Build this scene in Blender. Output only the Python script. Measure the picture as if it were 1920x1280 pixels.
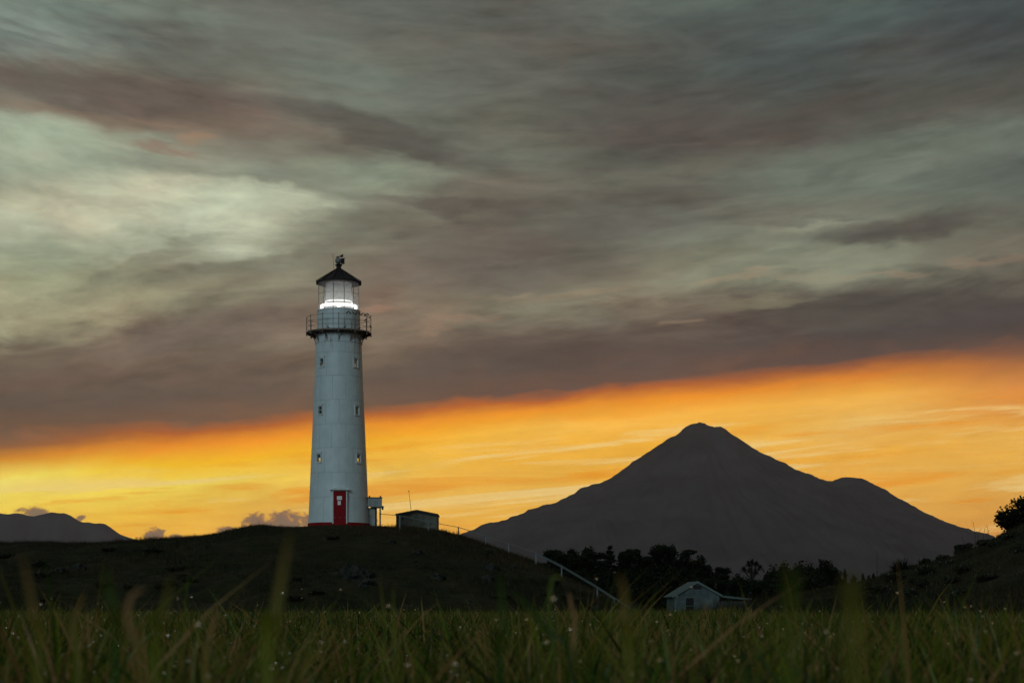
import bpy, math, random
import numpy as np
from math import radians, sin, cos, pi, sqrt, atan2, exp
from mathutils import Vector, Matrix

random.seed(7)
RNG = np.random.default_rng(11)
for o in list(bpy.data.objects):
    bpy.data.objects.remove(o)
S = bpy.context.scene
COL = S.collection

# ------------------------------------------------------------------ camera
FPX = 3200.0            # focal length in pixels of a 1920 px wide picture
HY = 1138.0             # row of the horizon in that picture
CZ = 0.60               # eye height above the field
cam_d = bpy.data.cameras.new('camera')
cam_d.sensor_width = 36.0
cam_d.lens = 36.0 * FPX / 1920.0
cam_d.shift_y = (HY - 640.0) / 1920.0
cam_d.clip_start = 0.05
cam_d.clip_end = 120000.0
cam_d.dof.use_dof = True
cam_d.dof.focus_distance = 110.0
cam_d.dof.aperture_fstop = 5.6
cam = bpy.data.objects.new('camera', cam_d)
cam.location = (0, 0, CZ)
cam.rotation_euler = (radians(90), 0, 0)
COL.objects.link(cam)
S.camera = cam

S.view_settings.view_transform = 'Standard'
S.view_settings.look = 'None'
S.view_settings.exposure = 0.0
S.view_settings.gamma = 1.0
S.view_settings.use_curve_mapping = False
S.render.engine = 'CYCLES'
S.cycles.use_denoising = True
S.cycles.max_bounces = 5
S.cycles.diffuse_bounces = 2
S.cycles.glossy_bounces = 2
S.cycles.transmission_bounces = 4
S.cycles.transparent_max_bounces = 16
S.cycles.volume_bounces = 0


def lin(c):
    out = []
    for v in c:
        v = v / 255.0
        out.append(v / 12.92 if v <= 0.04045 else ((v + 0.055) / 1.055) ** 2.4)
    return out


# ------------------------------------------------------------------ node helper
class NT:
    def __init__(self, tree):
        self.t = tree
        self.n = tree.nodes
        self.l = tree.links

    def new(self, typ, **kw):
        nd = self.n.new(typ)
        for k, v in kw.items():
            setattr(nd, k, v)
        return nd

    def put(self, sock, v):
        if hasattr(v, 'is_linked') or isinstance(v, bpy.types.NodeSocket):
            self.l.new(v, sock)
        else:
            sock.default_value = v

    def m(self, op, a, b=None, c=None, clamp=False):
        nd = self.new('ShaderNodeMath', operation=op, use_clamp=clamp)
        self.put(nd.inputs[0], a)
        if b is not None:
            self.put(nd.inputs[1], b)
        if c is not None:
            self.put(nd.inputs[2], c)
        return nd.outputs[0]

    def comb(self, x, y, z):
        nd = self.new('ShaderNodeCombineXYZ')
        for i, v in enumerate((x, y, z)):
            self.put(nd.inputs[i], v)
        return nd.outputs[0]

    def noise(self, vec, scale=1.0, detail=4.0, rough=0.5, dist=0.0):
        nd = self.new('ShaderNodeTexNoise')
        self.l.new(vec, nd.inputs['Vector'])
        nd.inputs['Scale'].default_value = scale
        nd.inputs['Detail'].default_value = detail
        nd.inputs['Roughness'].default_value = rough
        nd.inputs['Distortion'].default_value = dist
        return nd.outputs[0]

    def sstep(self, v, a, b, lo=0.0, hi=1.0, smooth=True):
        nd = self.new('ShaderNodeMapRange', interpolation_type='SMOOTHSTEP' if smooth else 'LINEAR')
        self.put(nd.inputs[0], v)
        nd.inputs[1].default_value = a
        nd.inputs[2].default_value = b
        nd.inputs[3].default_value = lo
        nd.inputs[4].default_value = hi
        return nd.outputs[0]

    def mix(self, f, a, b, blend='MIX'):
        nd = self.new('ShaderNodeMix', data_type='RGBA', blend_type=blend)
        self.put(nd.inputs[0], f)
        self.put(nd.inputs[6], a)
        self.put(nd.inputs[7], b)
        return nd.outputs[2]

    def ramp(self, f, stops, interp='LINEAR'):
        nd = self.new('ShaderNodeValToRGB')
        cr = nd.color_ramp
        cr.interpolation = interp
        while len(cr.elements) > 1:
            cr.elements.remove(cr.elements[-1])
        cr.elements[0].position = stops[0][0]
        cr.elements[0].color = tuple(stops[0][1]) + (1,)
        for p, c in stops[1:]:
            e = cr.elements.new(p)
            e.color = tuple(c) + (1,)
        self.put(nd.inputs[0], f)
        return nd.outputs[0]


# ------------------------------------------------------------------ world: dawn sky with streaked cloud
world = bpy.data.worlds.new('World')
S.world = world
world.use_nodes = True
W = NT(world.node_tree)
W.n.clear()
tc = W.new('ShaderNodeTexCoord')
sep = W.new('ShaderNodeSeparateXYZ')
W.l.new(tc.outputs['Generated'], sep.inputs[0])
dx, dy, dz = sep.outputs
hor = W.m('SQRT', W.m('ADD', W.m('MULTIPLY', dx, dx), W.m('MULTIPLY', dy, dy)))
hor = W.m('MAXIMUM', hor, 0.02)
az = W.m('ARCTAN2', dx, dy)
El = W.m('DIVIDE', dz, hor)
hx = W.m('DIVIDE', dx, hor)
hy = W.m('DIVIDE', dy, hor)
# streak coordinate: follows the arc the cloud streets draw over the sky
arc = W.m('MULTIPLY', W.m('SUBTRACT', 1.0, hy), 0.62)
arc = W.m('MULTIPLY', arc, W.sstep(El, 0.13, 0.30))
Es = W.m('SUBTRACT', W.m('SUBTRACT', El, W.m('MULTIPLY', hx, W.sstep(El, 0.13, 0.30, 0.085, 0.0))), arc)
vs1 = W.comb(W.m('MULTIPLY', hx, 6.0), W.m('MULTIPLY', hy, 6.0), W.m('MULTIPLY', Es, 20.0))
vs2 = W.comb(W.m('MULTIPLY', hx, 15.0), W.m('MULTIPLY', hy, 15.0), W.m('MULTIPLY', Es, 62.0))
vs3 = W.comb(W.m('MULTIPLY', hx, 40.0), W.m('MULTIPLY', hy, 40.0), W.m('MULTIPLY', Es, 170.0))
n1 = W.noise(vs1, 1.0, 5.0, 0.55, 0.6)
n2 = W.noise(vs2, 1.0, 5.0, 0.58, 0.8)
n3 = W.noise(vs3, 1.0, 5.0, 0.65, 0.3)
EDGE0, EDGES = 0.1212, 0.092
hyc = W.m('MAXIMUM', hy, 0.85)
Eln = W.m('DIVIDE', El, hyc)
edge = W.m('ADD', W.m('MULTIPLY', W.m('DIVIDE', hx, hyc), EDGES), EDGE0)
R = W.m('SUBTRACT', Eln, edge)
up = W.sstep(R, -0.02, 0.06, 0.24, 1.0)
w1 = W.m('MULTIPLY', W.m('SUBTRACT', n1, 0.5), W.m('MULTIPLY', up, 0.070))
w2 = W.m('MULTIPLY', W.m('SUBTRACT', n2, 0.5), W.m('MULTIPLY', up, 0.034))
Rw = W.m('ADD', R, W.m('ADD', w1, w2))
azw = W.m('ADD', az, W.m('MULTIPLY', W.m('SUBTRACT', n1, 0.5), 0.10))
apos = W.m('ADD', W.m('MULTIPLY', azw, 0.5 / pi), 0.5)

cols_px = [0, 320, 640, 960, 1280, 1600, 1920]
offs = [-480, -300, -220, -160, -110, -60, -22, 0, 22, 70, 120, 180, 240, 320, 400, 500, 600, 700, 800]
table = {
    0: [(200, 125, 80), (215, 135, 75), (232, 150, 60), (246, 196, 74), (255, 222, 96), (255, 236, 112), (236, 152, 34), (168, 108, 56),
        (126, 94, 68), (106, 86, 71), (112, 92, 78), (122, 106, 88), (168, 162, 132), (180, 180, 150), (172, 177, 152), (160, 168, 150), (158, 160, 142), (116, 106, 96), (136, 145, 135)],
    320: [(200, 125, 80), (225, 150, 75), (240, 175, 78), (250, 196, 80), (255, 226, 98), (255, 198, 52), (250, 148, 22), (196, 104, 36),
          (130, 96, 70), (110, 90, 75), (118, 98, 82), (124, 108, 92), (150, 140, 116), (150, 148, 126), (196, 200, 174), (160, 165, 146), (124, 110, 96), (114, 112, 102), (120, 126, 116)],
    640: [(205, 135, 80), (225, 155, 80), (242, 182, 86), (240, 190, 95), (252, 204, 90), (250, 184, 56), (252, 156, 28), (204, 112, 38),
          (124, 94, 70), (110, 92, 78), (130, 110, 90), (148, 126, 108), (136, 125, 110), (128, 124, 108), (142, 142, 124), (116, 110, 98), (122, 124, 112), (112, 114, 105), (98, 98, 92)],
    960: [(205, 135, 80), (225, 160, 85), (244, 184, 78), (245, 190, 85), (250, 186, 72), (250, 190, 82), (252, 158, 40), (204, 108, 40),
          (112, 84, 69), (100, 84, 74), (106, 90, 79), (138, 128, 108), (116, 104, 93), (108, 101, 91), (112, 108, 96), (115, 112, 100), (106, 104, 96), (100, 96, 89), (96, 94, 88)],
    1280: [(205, 135, 80), (230, 160, 80), (245, 180, 75), (250, 181, 68), (250, 184, 72), (250, 186, 84), (248, 152, 44), (196, 106, 46),
           (112, 84, 70), (94, 81, 73), (110, 100, 88), (148, 143, 121), (125, 120, 105), (105, 100, 92), (110, 106, 95), (90, 86, 80), (88, 92, 85), (100, 105, 98), (96, 102, 96)],
    1600: [(200, 130, 80), (238, 174, 80), (240, 184, 90), (245, 180, 76), (235, 188, 104), (245, 178, 80), (230, 136, 50), (168, 98, 54),
           (100, 78, 68), (84, 75, 70), (98, 92, 82), (148, 146, 126), (125, 125, 110), (120, 122, 108), (104, 107, 98), (84, 80, 74), (84, 88, 86), (86, 96, 92), (84, 94, 92)],
    1920: [(200, 125, 80), (230, 168, 84), (240, 180, 80), (240, 184, 90), (222, 148, 68), (210, 140, 74), (184, 116, 66), (136, 92, 68),
           (86, 73, 67), (80, 72, 70), (94, 89, 80), (120, 113, 99), (110, 110, 98), (100, 104, 96), (100, 104, 96), (90, 92, 86), (74, 80, 80), (68, 74, 76), (68, 75, 78)],
}
back_lo, back_hi = (74, 80, 88), (80, 92, 98)


def row_color(j, px):
    """colour of table row j at picture column px (linear interpolation)"""
    for a, b in zip(cols_px[:-1], cols_px[1:]):
        if a <= px <= b:
            t = (px - a) / (b - a)
            return [table[a][j][k] * (1 - t) + table[b][j][k] * t for k in range(3)]


SAT = []
sky = None
for j, off in enumerate(offs):
    stops = []
    lo = off < 0
    far = back_lo if lo else back_hi
    far = tuple(far)
    stops.append((0.0, lin(far)))
    mid_l = [table[0][j][k] * 0.35 + far[k] * 0.65 for k in range(3)]
    mid_r = [table[1920][j][k] * 0.35 + far[k] * 0.65 for k in range(3)]
    stops.append((0.5 - radians(95) / (2 * pi), lin(mid_l)))
    stops.append((0.5 - radians(35) / (2 * pi), lin([table[0][j][k] * 0.8 + far[k] * 0.2 for k in range(3)])))
    for px in range(0, 1921, 160):
        a_ = math.atan((px - 960) / FPX)
        stops.append((0.5 + a_ / (2 * pi), lin(row_color(j, px))))
    stops.append((0.5 + radians(35) / (2 * pi), lin([table[1920][j][k] * 0.8 + far[k] * 0.2 for k in range(3)])))
    stops.append((0.5 + radians(95) / (2 * pi), lin(mid_r)))
    stops.append((1.0, lin(far)))
    c = W.ramp(apos, stops)
    if sky is None:
        sky = c
    else:
        f = W.sstep(Rw, offs[j - 1] / FPX, off / FPX, smooth=False)
        sky = W.mix(f, sky, c)
# high overhead: even grey cloud
sky = W.mix(W.sstep(El, 0.40, 1.2), sky, tuple(lin((88, 97, 98))) + (1,))
# individual banks and openings: (column, row, half length, half width, tilt down to the right, colour, strength)
PXv = W.m('ADD', W.m('MULTIPLY', W.m('DIVIDE', hx, hyc), FPX), 960.0)
PYv = W.m('SUBTRACT', HY, W.m('MULTIPLY', Eln, FPX))
nb1 = W.noise(W.comb(W.m('MULTIPLY', hx, 9.0), W.m('MULTIPLY', hy, 9.0), W.m('ADD', W.m('MULTIPLY', Es, 26.0), 4.0)), 1.0, 6.0, 0.6, 0.3)
nb2 = W.noise(W.comb(W.m('MULTIPLY', hx, 12.0), W.m('MULTIPLY', hy, 12.0), W.m('ADD', W.m('MULTIPLY', Es, 40.0), 21.0)), 1.0, 6.0, 0.62, 0.3)
PXv = W.m('ADD', PXv, W.m('MULTIPLY', W.m('SUBTRACT', nb1, 0.5), 340.0))
PYv = W.m('ADD', PYv, W.m('MULTIPLY', W.m('SUBTRACT', nb2, 0.5), 110.0))
for (bx_, by_, la, wa, tilt, colr, stg) in [
        (1420, 90, 210, 80, 0, (78, 84, 84), .6), (1190, 190, 150, 105, 8, (84, 86, 81), .65), (1880, 40, 130, 90, 0, (68, 75, 78), .5),
        (80, 70, 190, 42, 6, (144, 154, 146), .6), (300, 105, 150, 36, 22, (98, 97, 90), .6), (640, 120, 150, 40, 10, (122, 128, 118), .5),
        (260, 176, 330, 32, 7, (104, 92, 85), .8), (180, 214, 230, 22, 8, (136, 112, 96), .65), (720, 250, 230, 20, 17, (94, 87, 80), .75),
        (480, 232, 120, 18, 6, (120, 103, 90), .6), (70, 275, 220, 56, 5, (184, 192, 168), .85), (40, 430, 200, 80, 0, (190, 190, 162), .8), (330, 310, 190, 24, 4, (150, 156, 138), .6),
        (260, 412, 290, 70, 0, (218, 214, 186), .95), (470, 368, 170, 24, 8, (198, 198, 172), .75), (40, 560, 220, 64, -4, (198, 190, 154), .85), (120, 480, 160, 36, -8, (178, 180, 152), .6),
        (700, 330, 130, 44, 4, (150, 153, 133), .75), (860, 388, 120, 14, 5, (94, 87, 80), .7), (640, 425, 140, 24, -6, (120, 116, 102), .6),
        (230, 520, 190, 14, -24, (138, 133, 112), .4), (430, 500, 190, 16, -9, (130, 124, 106), .6), (430, 555, 190, 22, -7, (160, 152, 125), .5),
        (380, 620, 250, 26, -7, (118, 102, 92), .6), (350, 700, 300, 40, -5, (108, 90, 76), .5),
        (1000, 300, 190, 26, 14, (116, 114, 102), .5), (1300, 252, 210, 38, 0, (90, 82, 77), .75), (1500, 228, 140, 32, -12, (88, 80, 75), .65), (960, 470, 200, 40, 3, (104, 96, 87), .6),
        (1640, 300, 300, 46, -12, (122, 127, 114), .65), (1450, 440, 230, 30, -8, (140, 140, 122), .5), (1480, 498, 260, 34, -4, (152, 150, 129), .6), (1540, 424, 90, 16, -5, (156, 152, 132), .6),
        (1700, 425, 170, 26, -6, (86, 79, 74), .85), (1480, 412, 110, 6, -8, (104, 102, 92), .45), (1850, 470, 120, 26, -4, (120, 112, 98), .5),
        (1790, 588, 260, 44, 0, (80, 72, 68), .85), (1560, 596, 150, 20, 2, (88, 81, 73), .7), (1400, 575, 120, 14, -4, (148, 140, 115), .6),
        (1060, 655, 280, 34, -3, (97, 82, 72), .65), (1120, 600, 200, 26, -4, (134, 126, 108), .5), (780, 600, 110, 22, -6, (146, 126, 106), .6),
        (1040, 545, 120, 10, -6, (154, 134, 110), .6)]:
    ct, sn = cos(radians(tilt)), sin(radians(tilt))
    ddx = W.m('SUBTRACT', PXv, float(bx_))
    ddy = W.m('SUBTRACT', PYv, float(by_))
    aa_ = W.m('ADD', W.m('MULTIPLY', ddx, ct / la), W.m('MULTIPLY', ddy, sn / la))
    bb_ = W.m('SUBTRACT', W.m('MULTIPLY', ddy, ct / wa), W.m('MULTIPLY', ddx, sn / wa))
    dd_ = W.m('MULTIPLY_ADD', aa_, aa_, W.m('MULTIPLY', bb_, bb_))
    sky = W.mix(W.sstep(dd_, 2.0, 0.0, 0.0, stg), sky, tuple(lin(colr)) + (1,))
# brightness streaks
st = W.m('ADD', W.m('MULTIPLY', W.m('SUBTRACT', n2, 0.5), 0.95), W.m('MULTIPLY', W.m('SUBTRACT', n3, 0.5), 0.62))
st = W.m('ADD', st, W.m('MULTIPLY', W.m('SUBTRACT', n1, 0.5), 0.75))
st = W.m('MULTIPLY', st, W.sstep(R, 0.0, 0.05, 0.35, 1.0))
st = W.m('ADD', st, 0.97)
sky = W.mix(1.0, sky, W.comb(st, st, st), 'MULTIPLY')
# warm/cool variation inside the clouds
wc = W.noise(W.comb(W.m('MULTIPLY', hx, 7.0), W.m('MULTIPLY', hy, 7.0), W.m('ADD', W.m('MULTIPLY', Es, 28.0), 9.0)), 1.0, 4.0, 0.55, 0.5)
tint = W.ramp(wc, [(0.30, (1.0, 0.93, 0.88)), (0.5, (0.92, 0.97, 0.93)), (0.68, (0.88, 1.0, 0.98))])
sky = W.mix(W.sstep(R, 0.0, 0.05), sky, W.mix(1.0, sky, tint, 'MULTIPLY'))
# pale wisps in the glowing band
wn = W.noise(W.comb(W.m('MULTIPLY', hx, 6.0), W.m('MULTIPLY', hy, 6.0), W.m('ADD', W.m('MULTIPLY', Es, 85.0), 3.0)), 1.0, 6.0, 0.6, 0.7)
wisp = W.m('MULTIPLY', W.sstep(wn, 0.50, 0.64), W.sstep(R, -0.012, -0.035))
sky = W.mix(W.m('MULTIPLY', wisp, 0.72), sky, tuple(lin((243, 212, 140))) + (1,))
wn2 = W.sstep(wn, 0.46, 0.30)
sky = W.mix(W.m('MULTIPLY', W.m('MULTIPLY', wn2, W.sstep(R, -0.004, -0.03)), 0.6), sky, tuple(lin((238, 144, 34))) + (1,))
# burnt orange scraps along the underside of the bank
sc_n = W.noise(W.comb(W.m('MULTIPLY', hx, 20.0), W.m('MULTIPLY', hy, 20.0), W.m('MULTIPLY', Es, 48.0)), 1.0, 4.0, 0.55, 0.4)
scr = W.m('MULTIPLY', W.sstep(sc_n, 0.50, 0.68), W.m('MULTIPLY', W.sstep(R, -0.002, 0.008), W.sstep(R, 0.032, 0.012)))
scr = W.m('MULTIPLY', scr, W.sstep(az, -0.14, -0.22, 0.12, 1.0))
sky = W.mix(W.m('MULTIPLY', scr, 0.6), sky, tuple(lin((190, 118, 70))) + (1,))
# thin burnt sliver high in the cloud and dark thin streak
# small warm-lit wisps
PXs = W.m('ADD', PXv, W.m('MULTIPLY', W.m('SUBTRACT', n3, 0.5), 90.0))
PYs = W.m('ADD', PYv, W.m('MULTIPLY', W.m('SUBTRACT', n2, 0.5), 34.0))
for (bx_, by_, la, wa, tilt, colr, stg) in [
        (402, 263, 40, 11, -5, (168, 132, 104), .55), (340, 283, 44, 8, 14, (146, 116, 98), .6), (1560, 518, 110, 6, -2, (160, 150, 124), .45), (1380, 525, 60, 6, -8, (168, 148, 118), .45),
        (1252, 613, 24, 6, 3, (160, 136, 108), .4), (1705, 509, 60, 4, -3, (158, 136, 112), .45), (1870, 487, 60, 7, -2, (150, 128, 106), .5), (735, 584, 40, 6, 0, (165, 128, 105), .6), (860, 610, 70, 7, -8, (160, 130, 106), .5)]:
    ct, sn = cos(radians(tilt)), sin(radians(tilt))
    ddx = W.m('SUBTRACT', PXs, float(bx_))
    ddy = W.m('SUBTRACT', PYs, float(by_))
    aa_ = W.m('ADD', W.m('MULTIPLY', ddx, ct / la), W.m('MULTIPLY', ddy, sn / la))
    bb_ = W.m('SUBTRACT', W.m('MULTIPLY', ddy, ct / wa), W.m('MULTIPLY', ddx, sn / wa))
    dd_ = W.m('MULTIPLY_ADD', aa_, aa_, W.m('MULTIPLY', bb_, bb_))
    sky = W.mix(W.sstep(dd_, 2.6, 0.0, 0.0, stg), sky, tuple(lin(colr)) + (1,))
# the open band glows more strongly than the cloud
gb = W.sstep(R, 0.004, -0.02)
hs_ = W.new('ShaderNodeHueSaturation')
hs_.inputs['Saturation'].default_value = 1.04
hs_.inputs['Value'].default_value = 1.36
W.l.new(gb, hs_.inputs['Fac'])
W.l.new(sky, hs_.inputs['Color'])
sky = hs_.outputs[0]
# low cumulus on the horizon
field = None
for (cx, cy, rx, ry) in [(64, 962, 30, 13), (520, 982, 62, 26), (560, 978, 40, 18), (478, 985, 26, 20), (421, 995, 20, 9), (292, 1003, 20, 15),
                         (325, 1008, 20, 9), (152, 970, 9, 6), (655, 985, 60, 18)]:
    u0 = math.atan((cx - 960) / FPX)
    e0 = (HY - cy) / FPX * cos(u0)
    a_ = W.m('DIVIDE', W.m('SUBTRACT', az, u0), rx / FPX)
    b_ = W.m('DIVIDE', W.m('SUBTRACT', El, e0), ry / FPX)
    d2 = W.m('ADD', W.m('MULTIPLY', a_, a_), W.m('MULTIPLY', b_, b_))
    g = W.m('MAXIMUM', W.m('SUBTRACT', 1.0, W.m('MULTIPLY', d2, 0.5)), 0.0)
    field = g if field is None else W.m('MAXIMUM', field, g)
pn = W.noise(W.comb(W.m('MULTIPLY', hx, 150.0), W.m('MULTIPLY', hy, 150.0), W.m('MULTIPLY', El, 190.0)), 1.0, 6.0, 0.62, 0.4)
fm = W.m('ADD', field, W.m('MULTIPLY', W.m('SUBTRACT', pn, 0.5), 2.2))
cm = W.m('MULTIPLY', W.sstep(fm, 0.38, 0.80), W.sstep(field, 0.02, 0.2))
cc = W.mix(W.sstep(fm, 0.5, 1.05), tuple(lin((176, 122, 78))) + (1,), tuple(lin((126, 106, 98))) + (1,))
sky = W.mix(W.m('MULTIPLY', cm, 0.9), sky, cc)
# below the horizon
sky = W.mix(W.sstep(El, 0.0, -0.02), sky, (0.02, 0.018, 0.014, 1))
# faint clear-sky air light behind the cloud
nish = W.new('ShaderNodeTexSky', sky_type='NISHITA', sun_disc=False)
nish.sun_elevation = radians(1.0)
nish.sun_rotation = radians(-19)
bg1 = W.new('ShaderNodeBackground')
W.l.new(sky, bg1.inputs[0])
bg1.inputs[1].default_value = 1.0
bg2 = W.new('ShaderNodeBackground')
W.l.new(nish.outputs[0], bg2.inputs[0])
bg2.inputs[1].default_value = 0.0
add = W.new('ShaderNodeAddShader')
W.l.new(bg1.outputs[0], add.inputs[0])
W.l.new(bg2.outputs[0], add.inputs[1])
wo = W.new('ShaderNodeOutputWorld')
W.l.new(bg1.outputs[0], wo.inputs[0])
world.cycles.sampling_method = 'MANUAL'
world.cycles.sample_map_resolution = 1024

# added fill lamp behind the camera, standing in for cool western sky light
west_fill_d = bpy.data.lights.new('west_fill', 'SUN')
west_fill_d.energy = 0.80
west_fill_d.angle = radians(20)
west_fill_d.color = (0.70, 0.93, 1.0)
west_fill = bpy.data.objects.new('west_fill', west_fill_d)
west_fill.rotation_euler = (radians(72), 0, radians(-20))
COL.objects.link(west_fill)

# ------------------------------------------------------------------ helpers


def fbm(x, y, seed=0, octs=4, gain=0.5):
    x = np.asarray(x, float)
    y = np.asarray(y, float)
    out = np.zeros(np.broadcast(x, y).shape)
    amp, tot = 1.0, 0.0
    for o in range(octs):
        xi, yi = np.floor(x), np.floor(y)
        fx, fy = x - xi, y - yi
        fx, fy = fx * fx * (3 - 2 * fx), fy * fy * (3 - 2 * fy)

        def h(a, b):
            v = np.sin(a * 127.1 + b * 311.7 + (seed + o * 7.3) * 74.7) * 43758.5453
            return v - np.floor(v)
        v = (h(xi, yi) * (1 - fx) + h(xi + 1, yi) * fx) * (1 - fy) + (h(xi, yi + 1) * (1 - fx) + h(xi + 1, yi + 1) * fx) * fy
        out += amp * (v * 2 - 1)
        tot += amp
        amp *= gain
        x, y = x * 2.03 + 17.1, y * 2.03 + 5.7
    return out / tot


def sm(t):
    t = np.clip(t, 0, 1)
    return t * t * (3 - 2 * t)


def tagp(o, label=None, cat=None, group=None, kind=None):
    if label:
        o['label'] = label
    if cat:
        o['category'] = cat
    if group:
        o['group'] = group
    if kind:
        o['kind'] = kind
    return o


def empty(name, loc, rz=0.0):
    o = bpy.data.objects.new(name, None)
    o.empty_display_size = 0.3
    o.location = loc
    o.rotation_euler = (0, 0, rz)
    COL.objects.link(o)
    return o


def link_mesh(name, me, parent=None, loc=(0, 0, 0), rot=(0, 0, 0)):
    o = bpy.data.objects.new(name, me)
    COL.objects.link(o)
    if parent is not None:
        o.parent = parent
    o.location = loc
    o.rotation_euler = rot
    return o


class MB:
    def __init__(self):
        self.v = []
        self.f = []
        self.s = []

    def add(self, vs, fs, smooth=False):
        b = len(self.v)
        self.v += [tuple(p) for p in vs]
        self.f += [tuple(i + b for i in f) for f in fs]
        self.s += [smooth] * len(fs)

    def box(self, x0, x1, y0, y1, z0, z1):
        vs = [(x0, y0, z0), (x1, y0, z0), (x1, y1, z0), (x0, y1, z0), (x0, y0, z1), (x1, y0, z1), (x1, y1, z1), (x0, y1, z1)]
        self.add(vs, [(0, 3, 2, 1), (4, 5, 6, 7), (0, 1, 5, 4), (1, 2, 6, 5), (2, 3, 7, 6), (3, 0, 4, 7)])

    def bar(self, a, b, w, h=None):
        h = w if h is None else h
        a, b = Vector(a), Vector(b)
        d = (b - a).normalized()
        upv = Vector((0, 0, 1)) if abs(d.z) < 0.95 else Vector((0, 1, 0))
        sx = d.cross(upv).normalized() * w / 2
        sz = sx.normalized().cross(d).normalized() * h / 2
        vs = [a - sx - sz, a + sx - sz, a + sx + sz, a - sx + sz, b - sx - sz, b + sx - sz, b + sx + sz, b - sx + sz]
        self.add(vs, [(0, 3, 2, 1), (4, 5, 6, 7), (0, 1, 5, 4), (1, 2, 6, 5), (2, 3, 7, 6), (3, 0, 4, 7)])

    def tube(self, pts, rads, n=8, closed=False, caps=True):
        pts = [Vector(p) for p in pts]
        if not hasattr(rads, '__len__'):
            rads = [rads] * len(pts)
        rings = []
        m = len(pts)
        for i, p in enumerate(pts):
            if closed:
                d = (pts[(i + 1) % m] - pts[i - 1])
            else:
                d = pts[min(i + 1, m - 1)] - pts[max(i - 1, 0)]
            d.normalize()
            upv = Vector((0, 0, 1)) if abs(d.z) < 0.9 else Vector((0, 1, 0))
            sx = d.cross(upv).normalized()
            sy = sx.cross(d).normalized()
            rings.append([p + (sx * cos(2 * pi * k / n) + sy * sin(2 * pi * k / n)) * rads[i] for k in range(n)])
        vs = [q for r in rings for q in r]
        fs = []
        for i in range(m if closed else m - 1):
            j = (i + 1) % m
            for k in range(n):
                fs.append((i * n + k, i * n + (k + 1) % n, j * n + (k + 1) % n, j * n + k))
        self.add(vs, fs, True)
        if caps and not closed:
            self.add(rings[0], [tuple(range(n))[::-1]])
            self.add(rings[-1], [tuple(range(n))])

    def lathe(self, prof, n=48, smooth=True, a0=0.0, cx=0, cy=0):
        """prof: list of (r,z)"""
        vs = []
        for r, z in prof:
            for k in range(n):
                a = a0 + 2 * pi * k / n
                vs.append((cx + r * sin(a), cy - r * cos(a), z))
        fs = []
        for i in range(len(prof) - 1):
            for k in range(n):
                fs.append((i * n + k, i * n + (k + 1) % n, (i + 1) * n + (k + 1) % n, (i + 1) * n + k))
        self.add(vs, fs, smooth)

    def mesh(self, name, mat):
        me = bpy.data.meshes.new(name)
        me.from_pydata(self.v, [], self.f)
        me.polygons.foreach_set('use_smooth', self.s)
        me.materials.append(mat)
        me.update()
        return me

    def build(self, name, mat, parent=None, loc=(0, 0, 0), rot=(0, 0, 0)):
        return link_mesh(name, self.mesh(name, mat), parent, loc, rot)


def np_mesh(name, verts, faces_flat, nper, mat, tint=None, smooth=False):
    me = bpy.data.meshes.new(name)
    nv = len(verts)
    me.vertices.add(nv)
    me.vertices.foreach_set('co', np.ascontiguousarray(verts, dtype=np.float32).ravel())
    nper = np.asarray(nper, dtype=np.int32)
    me.loops.add(len(faces_flat))
    me.loops.foreach_set('vertex_index', np.ascontiguousarray(faces_flat, dtype=np.int32))
    me.polygons.add(len(nper))
    starts = np.concatenate([[0], np.cumsum(nper)[:-1]]).astype(np.int32)
    me.polygons.foreach_set('loop_start', starts)
    me.polygons.foreach_set('loop_total', nper)
    if smooth:
        me.polygons.foreach_set('use_smooth', np.ones(len(nper), dtype=bool))
    if tint is not None:
        at = me.attributes.new('tint', 'FLOAT', 'POINT')
        at.data.foreach_set('value', np.ascontiguousarray(tint, dtype=np.float32))
    me.materials.append(mat)
    me.update(calc_edges=True)
    me.validate()
    return me


# ------------------------------------------------------------------ materials
MATS = {}


def pmat(name, color, rough=0.7, metal=0.0, spec=0.3, noise=None, bump=None, color2=None):
    """principled material; noise=(scale, contrast) varies colour towards color2, bump=(scale,strength)"""
    m = bpy.data.materials.new(name)
    m.use_nodes = True
    T = NT(m.node_tree)
    T.n.clear()
    out = T.new('ShaderNodeOutputMaterial')
    p = T.new('ShaderNodeBsdfPrincipled')
    T.l.new(p.outputs[0], out.inputs[0])
    p.inputs['Roughness'].default_value = rough
    p.inputs['Metallic'].default_value = metal
    p.inputs['Specular IOR Level'].default_value = spec
    tcn = T.new('ShaderNodeTexCoord')
    col = tuple(color) + (1,)
    if noise:
        c2 = tuple(color2) + (1,) if color2 else tuple(c * 0.6 for c in color) + (1,)
        n = T.noise(tcn.outputs['Object'], noise[0], 6.0, 0.6)
        f = T.sstep(n, 0.5 - noise[1], 0.5 + noise[1])
        T.l.new(T.mix(f, col, c2), p.inputs['Base Color'])
    else:
        p.inputs['Base Color'].default_value = col
    if bump:
        n = T.noise(tcn.outputs['Object'], bump[0], 5.0, 0.6)
        b = T.new('ShaderNodeBump')
        b.inputs['Strength'].default_value = 1.0
        b.inputs['Distance'].default_value = bump[1]
        T.l.new(n, b.inputs['Height'])
        T.l.new(b.outputs[0], p.inputs['Normal'])
    MATS[name] = m
    return m


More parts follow.
